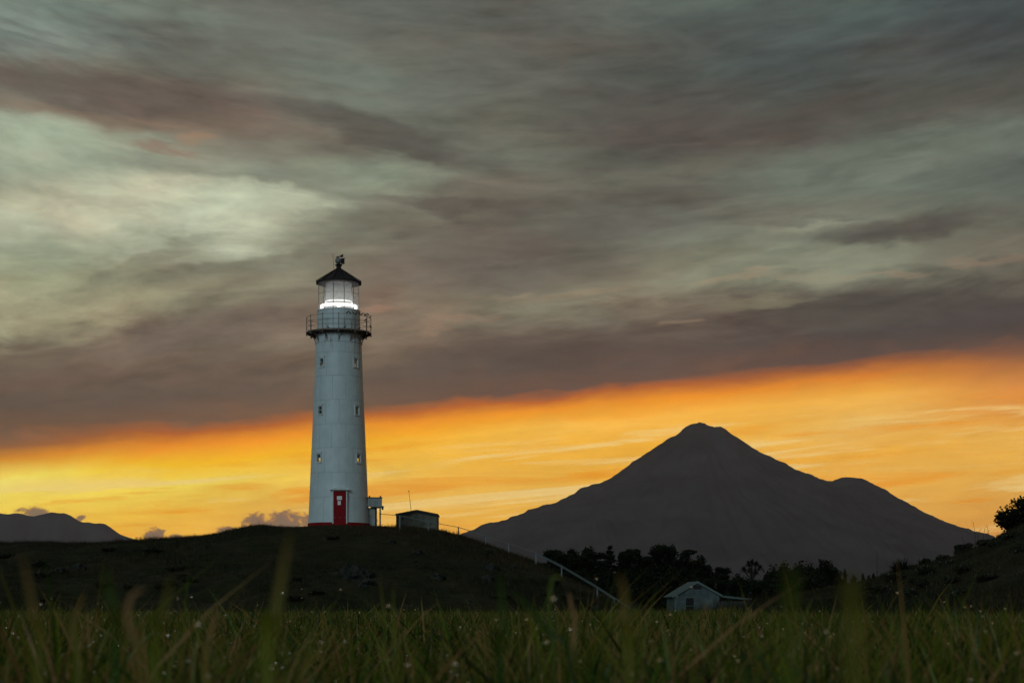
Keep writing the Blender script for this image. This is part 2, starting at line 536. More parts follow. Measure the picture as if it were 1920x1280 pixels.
def leafmat(name, stops, trans=0.35, gloss=0.08, attr=True, rough=0.45):
    m = bpy.data.materials.new(name)
    m.use_nodes = True
    T = NT(m.node_tree)
    T.n.clear()
    out = T.new('ShaderNodeOutputMaterial')
    if attr:
        a = T.new('ShaderNodeAttribute')
        a.attribute_name = 'tint'
        c = T.ramp(a.outputs['Fac'], stops)
    else:
        tcn = T.new('ShaderNodeTexCoord')
        c = T.ramp(T.noise(tcn.outputs['Object'], 1.2, 4.0, 0.6), stops)
    d = T.new('ShaderNodeBsdfDiffuse')
    t = T.new('ShaderNodeBsdfTranslucent')
    g = T.new('ShaderNodeBsdfGlossy')
    g.inputs['Roughness'].default_value = rough
    g.inputs[0].default_value = (0.8, 0.8, 0.8, 1)
    T.l.new(c, d.inputs[0])
    T.l.new(c, t.inputs[0])
    m1 = T.new('ShaderNodeMixShader')
    m1.inputs[0].default_value = trans
    T.l.new(d.outputs[0], m1.inputs[1])
    T.l.new(t.outputs[0], m1.inputs[2])
    m2 = T.new('ShaderNodeMixShader')
    m2.inputs[0].default_value = gloss
    T.l.new(m1.outputs[0], m2.inputs[1])
    T.l.new(g.outputs[0], m2.inputs[2])
    T.l.new(m2.outputs[0], out.inputs[0])
    MATS[name] = m
    return m


# painted iron of the tower: white paint, rust weeping below the gallery, chalky patches
def tower_paint():
    m = bpy.data.materials.new('tower_paint')
    m.use_nodes = True
    T = NT(m.node_tree)
    T.n.clear()
    out = T.new('ShaderNodeOutputMaterial')
    p = T.new('ShaderNodeBsdfPrincipled')
    T.l.new(p.outputs[0], out.inputs[0])
    g = T.new('ShaderNodeNewGeometry')
    s_ = T.new('ShaderNodeSeparateXYZ')
    T.l.new(g.outputs['Position'], s_.inputs[0])
    n = T.noise(g.outputs['Position'], 0.9, 6.0, 0.65)
    base = T.mix(T.sstep(n, 0.3, 0.7), (0.54, 0.60, 0.61, 1), (0.46, 0.52, 0.54, 1))
    vec = T.comb(T.m('MULTIPLY', s_.outputs[0], 5.0), T.m('MULTIPLY', s_.outputs[1], 5.0), T.m('MULTIPLY', s_.outputs[2], 0.35))
    st = T.noise(vec, 1.0, 4.0, 0.6)
    base = T.mix(T.m('MULTIPLY', T.sstep(st, 0.5, 0.72), 0.22), base, (0.38, 0.38, 0.35, 1))
    hi = T.sstep(s_.outputs[2], 19.2, 21.3)
    rs = T.m('MULTIPLY', T.sstep(st, 0.56, 0.66), hi)
    base = T.mix(T.m('MULTIPLY', rs, 0.75), base, (0.22, 0.10, 0.04, 1))
    T.l.new(base, p.inputs['Base Color'])
    p.inputs['Roughness'].default_value = 0.5
    p.inputs['Specular IOR Level'].default_value = 0.35
    b = T.new('ShaderNodeBump')
    b.inputs['Distance'].default_value = 0.01
    T.l.new(T.noise(g.outputs['Position'], 3.0, 5.0, 0.6), b.inputs['Height'])
    T.l.new(b.outputs[0], p.inputs['Normal'])
    return m


M_TOWER = tower_paint()
M_SEAM = pmat('iron_seam', (0.38, 0.42, 0.42), 0.8)
M_INNER = pmat('tower_inner', (0.10, 0.09, 0.08), 0.9)
M_RED = pmat('red_paint', (0.24, 0.006, 0.010), 0.6, spec=0.1, noise=(3.0, 0.3), color2=(0.17, 0.005, 0.008))
M_WHITE = pmat('white_trim', (0.62, 0.66, 0.66), 0.5, noise=(2.0, 0.3), color2=(0.45, 0.48, 0.48))
M_PORCH = pmat('porch_paint', (0.30, 0.32, 0.31), 0.7, noise=(2.0, 0.3))
M_PAPER = pmat('notice_white', (0.7, 0.7, 0.68), 0.7)
M_BLACK = pmat('roof_black', (0.016, 0.013, 0.015), 0.6, spec=0.12, noise=(2.0, 0.3), color2=(0.03, 0.02, 0.02))
M_GREY = pmat('grey_metal', (0.20, 0.21, 0.20), 0.5, noise=(4.0, 0.3))
M_RAIL = pmat('rail_metal', (0.20, 0.19, 0.18), 0.5, noise=(6.0, 0.25), color2=(0.16, 0.07, 0.035))
M_FENCE = pmat('fence_white', (0.15, 0.18, 0.185), 0.6, noise=(1.5, 0.3), color2=(0.10, 0.12, 0.12))
M_CONC = pmat('weathered_concrete', (0.17, 0.17, 0.14), 0.9, noise=(2.2, 0.25), color2=(0.07, 0.07, 0.055), bump=(9, 0.02))
M_DARKROOF = pmat('dark_roof', (0.035, 0.03, 0.028), 0.8)
M_HOUSE = pmat('house_paint', (0.11, 0.135, 0.14), 0.8, spec=0.1, noise=(1.3, 0.3), color2=(0.055, 0.068, 0.072))  # white boards, with the dimness low in the view put into the colour
M_HTRIM = pmat('house_trim', (0.125, 0.155, 0.15), 0.8, spec=0.1, noise=(1.3, 0.3), color2=(0.09, 0.11, 0.105))
M_HDARK = pmat('house_glass_dark', (0.02, 0.02, 0.02), 0.2)
M_HOLD = pmat('house_old_wall', (0.035, 0.033, 0.032), 0.9, noise=(3, 0.2), color2=(0.03, 0.03, 0.03))
M_BIRD = pmat('bird_feather', (0.02, 0.018, 0.018), 0.6)
M_BARK = pmat('bark', (0.035, 0.028, 0.022), 0.9, noise=(3, 0.3))
M_ROCK = pmat('lichen_rock', (0.040, 0.042, 0.034), 0.95, spec=0.05, noise=(3.5, 0.14), color2=(0.012, 0.013, 0.010), bump=(5, 0.15))
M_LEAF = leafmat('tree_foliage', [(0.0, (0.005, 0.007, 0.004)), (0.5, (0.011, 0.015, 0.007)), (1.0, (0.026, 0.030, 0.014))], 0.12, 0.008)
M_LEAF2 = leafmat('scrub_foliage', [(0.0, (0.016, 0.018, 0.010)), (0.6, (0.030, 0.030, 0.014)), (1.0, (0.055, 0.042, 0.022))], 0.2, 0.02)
M_GRASS = leafmat('field_grass', [(0.0, (0.005, 0.013, 0.002)), (0.35, (0.042, 0.085, 0.005)), (0.60, (0.155, 0.185, 0.014)), (0.80, (0.24, 0.15, 0.035)), (1.0, (0.38, 0.20, 0.10))], 0.42, 0.018)
M_HGRASS = leafmat('hill_grass', [(0.0, (0.010, 0.013, 0.005)), (0.45, (0.022, 0.022, 0.008)), (0.8, (0.044, 0.026, 0.012)), (1.0, (0.085, 0.045, 0.020))], 0.22, 0.015)


def ground_material():
    m = bpy.data.materials.new('ground_turf')
    m.use_nodes = True
    T = NT(m.node_tree)
    T.n.clear()
    out = T.new('ShaderNodeOutputMaterial')
    p = T.new('ShaderNodeBsdfPrincipled')
    T.l.new(p.outputs[0], out.inputs[0])
    g = T.new('ShaderNodeNewGeometry')
    n = T.noise(g.outputs['Position'], 0.22, 8.0, 0.62)
    n2_ = T.noise(g.outputs['Position'], 1.7, 6.0, 0.6)
    f = T.m('ADD', T.m('MULTIPLY', n, 0.6), T.m('MULTIPLY', n2_, 0.4))
    c = T.ramp(f, [(0.34, (0.011, 0.011, 0.007)), (0.46, (0.022, 0.024, 0.010)), (0.56, (0.034, 0.028, 0.014)), (0.70, (0.055, 0.058, 0.046))])
    T.l.new(c, p.inputs['Base Color'])
    p.inputs['Roughness'].default_value = 1.0
    p.inputs['Specular IOR Level'].default_value = 0.05
    b = T.new('ShaderNodeBump')
    b.inputs['Distance'].default_value = 0.15
    T.l.new(n2_, b.inputs['Height'])
    T.l.new(b.outputs[0], p.inputs['Normal'])
    return m


M_GROUND = ground_material()
M_MOUNT = pmat('mountain_rock', (0.018, 0.018, 0.021), 1.0, spec=0.0, noise=(0.0019, 0.22), color2=(0.055, 0.055, 0.055))

# ------------------------------------------------------------------ terrain
HC_PX = np.array([-2600, -900, -300, 0, 60, 120, 200, 300, 360, 420, 450, 470, 490, 512, 540, 580, 640, 700, 750, 800, 830, 860, 900, 950, 1005, 1052, 1085, 1120, 1160, 1200, 1240, 1300])
HC_PY = np.array([1080, 1040, 1026, 1023, 1020, 1021, 1016, 1011, 1005, 997, 991, 986.5, 985, 987.5, 988, 986, 985, 986, 987, 990, 994, 1003, 1018, 1036, 1056, 1078, 1093, 1108, 1126, 1140, 1150, 1157])
RC_PX = np.array([1330, 1400, 1480, 1560, 1640, 1660, 1700, 1760, 1800, 1850, 1872, 1920, 2000, 2120, 2400, 3000, 6000])
RC_PY = np.array([1157, 1140, 1122, 1103, 1088, 1080, 1067, 1054, 1040, 1016, 1004, 978, 940, 905, 880, 900, 960])


def dcrest(u):
    px = u * FPX + 960
    return np.interp(px, [0, 820, 1200], [128, 128.5, 108])


def height(x, y, detail=True):
    x = np.asarray(x, float)
    y = np.asarray(y, float)
    D = np.maximum(y, 1e-3)
    u = x / D
    px = u * FPX + 960
    front = y > 1.0
    # lighthouse hill
    dc = dcrest(u)
    H = np.maximum((HY - np.interp(px, HC_PX, HC_PY)) / FPX * dc + CZ, 0.0)
    d0 = np.interp(px, [0, 600, 1200], [84, 86, 94])
    t = np.clip((D - d0) / (dc - d0), 0, 1)
    s = t ** 1.15
    s = 1 - (1 - s) ** 1.35
    s = s * sm(t * 4.0) * 0.35 + s * 0.65
    z = H * s
    fall = sm((D - (dc + 22)) / 45.0)
    z = z * (1 - fall)
    # scrubby hill on the right
    H2 = np.maximum((HY - np.interp(px, RC_PX, RC_PY)) / FPX * 100.0 + CZ, 0.0)
    t2 = np.clip((D - 62) / (100 - 62.0), 0, 1)
    z2 = H2 * (1 - (1 - t2) ** 1.5) * (1 - sm((D - 140) / 60.0))
    z2 = z2 + 0.5 * fbm(x * 0.12, y * 0.12, 13, 3) * np.clip(z2 / 2, 0, 1)
    z = np.maximum(z, z2)
    if detail:
        w = np.clip(z / 1.2, 0, 1)
        crest = (1 - 0.72 * sm((D - (dc - 10)) / 6.0)) * np.interp(px, [760, 880], [1.0, 0.35])
        z = z + w * crest * (0.85 * fbm(x * 0.13, y * 0.13, 3, 3) + 0.30 * fbm(x * 0.5, y * 0.5, 5, 3))
        z = z + 0.03 * fbm(x * 0.5, y * 0.5, 9, 2) * np.clip(D / 20, 0, 1) * (D < 1500)
    return np.where(front, z, 0.0)


def P(px, py, D):
    return ((px - 960) / FPX * D, D, CZ + (HY - py) / FPX * D)


def hit(px, py, dmin=70.0, dmax=126.0):
    """first point of the terrain seen at a pixel"""
    u = (px - 960) / FPX
    D = np.linspace(dmin, dmax, 1500)
    pr = HY - (height(u * D, D) - CZ) * FPX / D
    k = np.argmax(pr <= py)
    if pr[k] > py:
        k = np.argmin(pr)
    return (u * D[k], D[k], float(height(u * D[k], D[k])))


def build_ground():
    # polar sheet round the camera, fine where the camera looks
    af = np.radians(np.linspace(-24, 24, 380))
    ac = np.radians(np.linspace(24, 336, 80))[1:-1]
    A = np.concatenate([af, ac])
    Rr = np.concatenate([[0.25, 0.6, 1.2, 2.5, 5, 8, 12, 18, 26, 36, 48, 56],
                         np.linspace(60, 160, 150), np.geomspace(163, 33000, 46)])
    na, nr = len(A), len(Rr)
    aa, rr = np.meshgrid(A, Rr)
    X, Y = rr * np.sin(aa), rr * np.cos(aa)
    Z = height(X, Y)
    V = np.stack([X, Y, Z], -1).reshape(-1, 3)
    i, k = np.meshgrid(np.arange(nr - 1), np.arange(na), indexing='ij')
    k2 = (k + 1) % na
    F = np.stack([i * na + k, i * na + k2, (i + 1) * na + k2, (i + 1) * na + k], -1).reshape(-1)
    # centre cap
    V = np.vstack([V, [[0, 0, 0]]])
    c = len(V) - 1
    kk = np.arange(na)
    F2 = np.stack([np.full(na, c), (kk + 1) % na, kk], -1).reshape(-1)
    F = np.concatenate([F, F2])
    n = np.concatenate([np.full((nr - 1) * na, 4), np.full(na, 3)])
    me = np_mesh('ground', V, F, n, M_GROUND, smooth=True)
    me.flip_normals()
    o = link_mesh('ground', me)
    tagp(o, 'dark rough grassy ground rising into the lighthouse hill', None, None, 'structure')


build_ground()

# ------------------------------------------------------------------ mountains
MD = 25000.0
MS = MD / FPX
M_PK = 1312.0
ML = [(1312, 793), (1300, 793.5), (1285, 799), (1272, 813), (1250, 823), (1230, 838), (1208, 852), (1180, 870), (1145, 896), (1122, 905), (1108, 907), (1060, 932), (1030, 945), (1005, 950), (960, 968),
      (935, 979), (918, 979), (880, 994), (840, 1012), (780, 1036), (700, 1062), (600, 1090), (450, 1120), (250, 1138)]
MR = [(1312, 793), (1322, 794), (1330, 799), (1345, 804), (1352, 801), (1362, 806), (1380, 820), (1400, 832), (1430, 850), (1460, 864), (1470, 867), (1490, 880), (1515, 888), (1540, 899), (1560, 909), (1590, 921),
      (1640, 940), (1700, 963), (1750, 980), (1800, 993), (1836, 1004), (1870, 1018), (1950, 1044), (2080, 1080), (2250, 1110), (2500, 1138)]
# side cone standing on the right flank, silhouette in picture rows
MB_ = [(1540, 905), (1560, 903), (1572, 897), (1590, 895), (1605, 894), (1618, 899), (1640, 909), (1660, 918), (1672, 926), (1690, 939), (1710, 950), (1730, 961), (1760, 975), (1790, 988), (1836, 1004)]


def build_mountain():
    rl = np.array([M_PK - a for a, b in ML]) * MS
    hl = np.array([HY - b for a, b in ML]) * MS
    rr_ = np.array([a - M_PK for a, b in MR]) * MS
    hr = np.array([HY - b for a, b in MR]) * MS
    cx0 = (M_PK - 960) * MS
    xs = np.concatenate([np.linspace(-8600, -3600, 60), np.linspace(-3580, 4600, 330), np.linspace(4640, 9800, 60)])
    ys = np.concatenate([-np.geomspace(9000, 60, 90), [0], np.geomspace(60, 5500, 26)])
    X, Y = np.meshgrid(xs, ys)
    r = np.hypot(X, Y)
    th = np.arctan2(-Y, X)
    wgt = sm((np.cos(th) + 1) / 2)
    gl = fbm(th * 11.0 + 20, r * 0.0002, 21, 4, 0.55)
    # rows on the ridge plane follow the profile exactly, the rest carry gullies
    gul = np.abs(np.sin(th)) ** 0.5
    Z = np.interp(r, rl, hl) * (1 - wgt) + np.interp(r, rr_, hr) * wgt
    bx = np.array([a - M_PK for a, b in MB_]) * MS
    bz = np.array([HY - b for a, b in MB_]) * MS
    base = np.interp(X, rr_, hr)
    dzb = np.maximum(np.interp(X, bx, bz, left=0, right=0) - base, 0) * (X > bx[0]) * (X < bx[-1])
    Z = Z + dzb * np.exp(-(Y / 900.0) ** 2)
    rel = np.clip(Z / 2600, 0, 1)
    Z = Z - gul * np.clip(r / 700, 0, 1) * (260 * (1 - np.abs(gl)) * rel * (1 - rel) * 2.2)
    Z = Z + gul * 45 * fbm(X * 0.0016, Y * 0.0016, 31, 5, 0.55) * np.clip(r / 500, 0, 1) * (rel > 0.02)
    Z = Z + 30 * fbm(X * 0.0075, Y * 0.0075 + 3, 33, 3, 0.7) * (rel > 0.05)
    Z = np.maximum(Z, -60)
    Z[np.hypot(X, Y) > 8300] = np.minimum(Z[np.hypot(X, Y) > 8300], 10)
    V = np.stack([X + cx0, Y + MD, Z], -1).reshape(-1, 3)
    ny, nx = X.shape
    i, k = np.meshgrid(np.arange(ny - 1), np.arange(nx - 1), indexing='ij')
    F = np.stack([i * nx + k, i * nx + k + 1, (i + 1) * nx + k + 1, (i + 1) * nx + k], -1).reshape(-1)
    me = np_mesh('mountain', V, F, np.full((ny - 1) * (nx - 1), 4), M_MOUNT, smooth=True)
    o = link_mesh('mountain', me)
    tagp(o, 'tall grey volcanic mountain with a smaller cone on its right flank', None, None, 'structure')


build_mountain()
LM = [(-900, 1010), (-500, 985), (-200, 960), (-60, 966), (0, 961.5), (15, 963), (28, 961), (40, 962), (50, 965), (62, 967), (75, 964), (96, 959.5), (112, 961), (120, 960.5), (132, 965), (146, 974), (156, 978.5), (166, 978),
      (176, 980.5), (186, 979.5), (196, 980.5), (206, 987), (218, 996), (226, 1001), (240, 1006), (262, 1013), (300, 1030), (380, 1070), (520, 1120), (640, 1140)]


def build_left_range():
    D0 = 29000.0
    s = D0 / FPX
    xs = np.linspace(-1000, 640, 420)
    ys = np.concatenate([-np.geomspace(5200, 40, 46), [0], np.geomspace(60, 3500, 14)])
    X, Y = np.meshgrid(xs, ys)
    prof = HY - np.interp(X, [a for a, b in LM], [b for a, b in LM])
    prof = prof * s + 5 * fbm(X * 0.08, X * 0 + 2, 40, 3)
    ridge = np.exp(-np.abs(Y) / np.where(Y < 0, 2300.0, 1800.0))
    edge_ = sm(1 - np.abs(Y) / np.where(Y < 0, 5200, 3500))
    gl = fbm(X * 0.03 + Y * 0.0004, Y * 0.0004, 41, 4)
    Z = prof * ridge * edge_ + 140 * gl * np.clip(np.abs(Y) / 400, 0, 1) * edge_ * np.clip(prof / 500, 0, 1)
    V = np.stack([(X - 960) * s, Y + D0, Z - 5], -1).reshape(-1, 3)
    ny, nx = X.shape
    i, k = np.meshgrid(np.arange(ny - 1), np.arange(nx - 1), indexing='ij')
    F = np.stack([i * nx + k, i * nx + k + 1, (i + 1) * nx + k + 1, (i + 1) * nx + k], -1).reshape(-1)
    me = np_mesh('hills', V, F, np.full((ny - 1) * (nx - 1), 4), M_MOUNT, smooth=True)
    o = link_mesh('hills', me)
    tagp(o, 'low mountain range with rounded tops at the far left', None, None, 'structure')


build_left_range()


def build_haze():
    mb = MB()
    mb.box(-35000, 35000, -34000, 34000, -70, 2820)
    m = bpy.data.materials.new('haze_air')
    m.use_nodes = True
    T = NT(m.node_tree)
    T.n.clear()
    out = T.new('ShaderNodeOutputMaterial')
    v = T.new('ShaderNodeVolumePrincipled')
    v.inputs['Color'].default_value = (0.90, 0.82, 1.0, 1)
    v.inputs['Density'].default_value = 1.4e-5
    v.inputs['Anisotropy'].default_value = 0.5
    T.l.new(v.outputs[0], out.inputs['Volume'])
    o = mb.build('haze', m)
    tagp(o, 'thin blue-grey morning air fading the far mountain', None, None, 'stuff')


build_haze()

# ------------------------------------------------------------------ lighthouse
TD = 132.0
TS = TD / FPX
TX = (635.2 - 960) / FPX * TD
ZB = float(height(TX, TD, False)) - 0.15


def lz(py):          # picture row at the tower's distance -> height above the tower's foot
    return CZ + (HY - py) * TS - ZB


def lx(px):
    return (px - 635.2) * TS


TROT = math.atan(-TX / TD)      # door and windows look straight at the camera
tower = empty('lighthouse', (TX, TD, ZB), TROT)
tagp(tower, 'tall white lighthouse with a lit lantern and red door on the grassy hill', 'lighthouse')
C_PY = [984, 935, 889, 843, 799, 754, 709, 665, 643.7]
C_HW = [57.0, 54.7, 52.8, 50.8, 48.9, 47.0, 45.0, 43.4, 42.8]
WIN = {2: (852.0, 871.0), 4: (763.0, 782.0), 6: (674.0, 693.0)}     # course -> rows of the window surround
WAW = 0.205                                                           # half opening width in metres
TH = 0.03


def plate_mesh(c, window=False):
    """curved cast-iron plate, 30 degrees wide and centred on angle 0 (facing -y), with recessed edges"""
    z0, z1 = lz(C_PY[c]) + 0.008, lz(C_PY[c + 1]) - 0.008
    r0, r1 = C_HW[c] * TS, C_HW[c + 1] * TS

    def rad(z):
        return r0 + (r1 - r0) * (z - z0) / (z1 - z0)
    ha = radians(15) - 0.007 / r0
    mb = MB()
    if window:
        a_ = WAW / ((r0 + r1) / 2)
        zs = [z0, lz(WIN[c][1]) + 0.10, lz(WIN[c][0]) - 0.14, z1]
        asx = [-ha, -ha * 0.6, -a_, 0, a_, ha * 0.6, ha]
    else:
        zs = [z0, z1]
        asx = [-ha + 2 * ha * k / 5 for k in range(6)]
    for zi in range(len(zs) - 1):
        for ai in range(len(asx) - 1):
            if window and zi == 1 and ai in (2, 3):
                continue
            q = []
            for (z, a) in ((zs[zi], asx[ai]), (zs[zi], asx[ai + 1]), (zs[zi + 1], asx[ai + 1]), (zs[zi + 1], asx[ai])):
                r = rad(z)
                q.append((r * sin(a), -r * cos(a), z))
            mb.add(q, [(0, 1, 2, 3)], True)
    # edges
    for (za, zb_, aa, ab) in [(z0, z0, -ha, ha), (z1, z1, ha, -ha), (z0, z1, ha, ha), (z1, z0, -ha, -ha)]:
        n = 5 if za == zb_ else 1
        for k in range(n):
            a1, a2 = aa + (ab - aa) * k / n, aa + (ab - aa) * (k + 1) / n
            q = [(rad(za) * sin(a1), -rad(za) * cos(a1), za), (rad(zb_) * sin(a2), -rad(zb_) * cos(a2), zb_),
                 ((rad(zb_) - TH) * sin(a2), -(rad(zb_) - TH) * cos(a2), zb_), ((rad(za) - TH) * sin(a1), -(rad(za) - TH) * cos(a1), za)]
            mb.add(q, [(0, 3, 2, 1)])
    me = mb.mesh('plate', M_TOWER)
    # weld so that the curved face shades smoothly
    import bmesh
    bm = bmesh.new()
    bm.from_mesh(me)
    smf = [f for f in bm.faces if f.smooth]
    vs = list({v for f in smf for v in f.verts})
    bmesh.ops.remove_doubles(bm, verts=vs, dist=1e-5)
    bm.to_mesh(me)
    bm.free()
    return me


for c in range(8):
    solid = plate_mesh(c)
    win = plate_mesh(c, True) if c in WIN else None
    for k in range(12):
        if c % 2 == 0:
            ang = 15 + 30 * k
        else:
            ang = 30 * k
        me = win if (win and ang in (45, 135, 225, 315)) else solid
        link_mesh('plate', me, tower, (0, 0, 0), (0, 0, radians(ang)))

# inner skin behind the plates, with the same openings cut through
bk = MB()
nseg = 96
zl = [lz(990)]
for c in range(8):
    if c in WIN:
        zl += [lz(WIN[c][1]) + 0.10, lz(WIN[c][0]) - 0.14]
    zl.append(lz(C_PY[c + 1]))
zl = sorted(set(zl))


def tower_r(z):
    zz = [lz(p) for p in C_PY]
    return float(np.interp(z, zz, [h * TS for h in C_HW]))


def ring_angles(z):
    a_ = WAW / tower_r(z)
    out = []
    for q in range(4):
        cqa = radians(45 + 90 * q)
        out += [cqa - a_, cqa + a_]
        nx_ = radians(45 + 90 * (q + 1)) - a_
        s0 = cqa + a_
        out += [s0 + (nx_ - s0) * k / 12 for k in range(1, 12)]
    return out


wz = [((lz(WIN[c][1]) + 0.10), (lz(WIN[c][0]) - 0.14)) for c in WIN]
for zi in range(len(zl) - 1):
    za, zb_ = zl[zi], zl[zi + 1]
    A1, A2 = ring_angles(za), ring_angles(zb_)
    if any(abs(za - w[0]) < 1e-6 and abs(zb_ - w[1]) < 1e-6 for w in wz):
        hole = True
    else:
        hole = False
    n = len(A1)
    for k in range(n):
        if hole and k % 13 == 0:
            continue
        k2 = (k + 1) % n
        q = []
        for (z, a) in ((za, A1[k]), (za, A1[k2]), (zb_, A2[k2]), (zb_, A2[k])):
            r = tower_r(z) - TH + 0.002
            q.append((r * sin(a), -r * cos(a), z))
        bk.add(q, [(0, 1, 2, 3)])
bk.build('inner_wall', M_SEAM, tower)
for c in (2, 4, 6):
    # landings: a steel floor just under each window, the middle one higher so that no sky shows through
    zf = lz(WIN[c][1]) - (0.35 if c != 4 else -0.36)
    fl = MB()
    fl.lathe([(0.0, zf), (tower_r(zf) - 0.06, zf), (tower_r(zf) - 0.06, zf - 0.05), (0.0, zf - 0.05)], 32, False)
    fl.build('landing', M_INNER, tower)

# windows
for c in WIN:
    zc0, zc1 = lz(WIN[c][1]), lz(WIN[c][0])
    for ang in (45, 135, 225, 315):
        r = tower_r((zc0 + zc1) / 2)
        f = MB()
        w = WAW
        hw = 0.27
        y0, y1 = -r - 0.05, -r + 0.13
        f.box(-hw - 0.02, hw + 0.02, y0 - 0.03, y1, zc0 - 0.02, zc0 + 0.07)      # sill
        f.box(-hw, -w + 0.01, y0, y1, zc0 + 0.073, zc1 - 0.10)
        f.box(w - 0.01, hw, y0, y1, zc0 + 0.073, zc1 - 0.10)
        f.box(-hw, hw, y0, y1, zc1 - 0.097, zc1 + 0.0)
        f.box(-hw - 0.03, hw + 0.03, y0 - 0.03, y0 + 0.06, zc1 + 0.003, zc1 + 0.05)
        fo = f.build('window', M_WHITE, tower, (0, 0, 0), (0, 0, radians(ang)))
        p_ = MB()
        p_.box(-w + 0.012, w - 0.012, -r + 0.06, -r + 0.066, zc0 + 0.075, zc1 - 0.10)
        MATS.setdefault('pane', None)
        if MATS['pane'] is None:
            gm = bpy.data.materials.new('clear_pane')
            gm.use_nodes = True
            T = NT(gm.node_tree)
            T.n.clear()
            o_ = T.new('ShaderNodeOutputMaterial')
            tr = T.new('ShaderNodeBsdfTransparent')
            tr.inputs[0].default_value = (0.93, 0.96, 0.93, 1)
            gl_ = T.new('ShaderNodeBsdfGlossy')
            gl_.inputs['Roughness'].default_value = 0.05
            mx = T.new('ShaderNodeMixShader')
            mx.inputs[0].default_value = 0.06
            T.l.new(tr.outputs[0], mx.inputs[1])
            T.l.new(gl_.outputs[0], mx.inputs[2])
            T.l.new(mx.outputs[0], o_.inputs[0])
            MATS['pane'] = gm
        p_.build('pane', MATS['pane'], fo)
        b_ = MB()
        zm = (zc0 + zc1) / 2
        b_.box(-w + 0.012, w - 0.012, -r + 0.045, -r + 0.058, zm - 0.01, zm + 0.015)
        b_.build('glazing_bar', M_WHITE, fo)

# red plinth
pl = MB()
pl.lathe([(C_HW[0] * TS + 0.05, -0.5), (C_HW[0] * TS + 0.05, lz(981.4)), (C_HW[0] * TS - 0.05, lz(980.8))], 72, False)
pl.build('plinth', M_RED, tower)

# door
rdoor = tower_r(lz(950))
yd = -rdoor - 0.10
dw = 11.6 * TS
d = MB()
d.box(-dw, dw, yd, yd + 0.05, lz(983), lz(924))
door = d.build('door', M_RED, tower, (lx(637.0), 0, 0))
pn_ = MB()
for (xa, xb, za, zb_) in [(-0.36, -0.05, 0.25, 0.95), (0.05, 0.36, 0.25, 0.95)]:
    pn_.box(xa, xb, yd - 0.02, yd - 0.002, lz(983) + za, lz(983) + zb_)
pn_.build('door_panel', M_RED, door)
n1_ = MB()
n1_.box(lx(631.8) - lx(637), lx(641) - lx(637), yd - 0.012, yd - 0.002, lz(940.3), lz(933.3))
n1_.build('notice', M_PAPER, door)
n2__ = MB()
n2__.box(lx(633.2) - lx(637), lx(638.8) - lx(637), yd - 0.012, yd - 0.002, lz(949.5), lz(942))
no2 = n2__.build('notice', M_PAPER, door)
hh = MB()
hh.tube([(0.38, yd - 0.002, lz(956)), (0.38, yd - 0.07, lz(956)), (0.30, yd - 0.07, lz(956))], 0.014, 6)
hh.build('handle', M_GREY, door)
th_ = MB()
th_.box(-dw, dw, yd - 0.015, yd - 0.002, lz(973.2), lz(972.3))
th_.build('kick_strip', M_GREY, door)
fr_ = MB()
fr_.box(-dw - 0.09, -dw - 0.003, yd - 0.04, -rdoor + 0.2, lz(984), lz(921.3))
fr_.box(dw + 0.003, dw + 0.09, yd - 0.04, -rdoor + 0.2, lz(984), lz(921.3))
fr_.box(-dw - 0.003, dw + 0.003, yd - 0.04, -rdoor + 0.2, lz(923.8), lz(921.3))
fr_.build('door_frame', M_WHITE, tower, (lx(637.0), 0, 0))
hd = MB()
pw = 17.2 * TS
prof = [(-pw, 0), (-pw, 0.05), (-pw * 0.5, 0.13), (0, 0.165), (pw * 0.5, 0.13), (pw, 0.05), (pw, 0)]
yf, yb = yd - 0.20, -rdoor + 0.3
zb0 = lz(921.1)
vs = [(x, yf, zb0 + z) for x, z in prof] + [(x, yb, zb0 + z) for x, z in prof]
n = len(prof)
fs = [tuple(range(n))[::-1], tuple(range(n, 2 * n))] + [(i, (i + 1) % n, (i + 1) % n + n, i + n) for i in range(n)]
hd.add(vs, fs)
hd.box(-pw - 0.03, pw + 0.03, yf - 0.03, yb, zb0 - 0.05, zb0 - 0.003)
hd.build('door_hood', M_WHITE, tower, (lx(637.0), 0, 0))

# collar, gallery, brackets
co = MB()
rc = 42.6 * TS
co.lathe([(rc + 0.05, lz(645.2)), (rc + 0.05, lz(643.2)), (rc, lz(642.9)), (rc - 0.02, lz(626.5))], 72, True)
co.build('collar', M_TOWER, tower)
zdk = lz(627.0)
RD = 61.3 * TS
ga = MB()
ga.lathe([(rc - 0.1, zdk), (RD - 0.03, zdk), (RD, zdk + 0.02), (RD, zdk + 0.10), (RD - 0.02, zdk + 0.12), (1.5, zdk + 0.12)], 72, False)
gallery = ga.build('gallery', M_RAIL, tower)
brm = MB()
pts = []
for t in np.linspace(0, 1, 7):
    a = t * pi / 2
    pts.append((0, -(rc + 0.02 + (RD - rc - 0.12) * (1 - cos(a))), zdk - 0.78 + 0.74 * sin(a)))
for i in range(len(pts) - 1):
    brm.bar(pts[i], pts[i + 1], 0.05, 0.07)
brm.bar((0, -(rc + 0.28), zdk - 0.15), (0, -(rc + 0.02), zdk - 0.42), 0.03)
brm.bar((0, -(rc), zdk - 0.05), (0, -(RD - 0.1), zdk - 0.05), 0.05, 0.09)
bme = brm.mesh('bracket', M_RAIL)
stm = MB()
RR = RD - 0.05
ZT = zdk + 0.12 + 1.12
stm.tube([(0, -RR, zdk - 0.10), (0, -RR, ZT)], 0.028, 6)
stm.tube([(0, -RR, ZT), (0, -RR, ZT + 0.06)], [0.045, 0.03], 6)
stm.tube([(0, -RR, zdk - 0.16), (0, -RR, zdk - 0.04)], 0.05, 6)
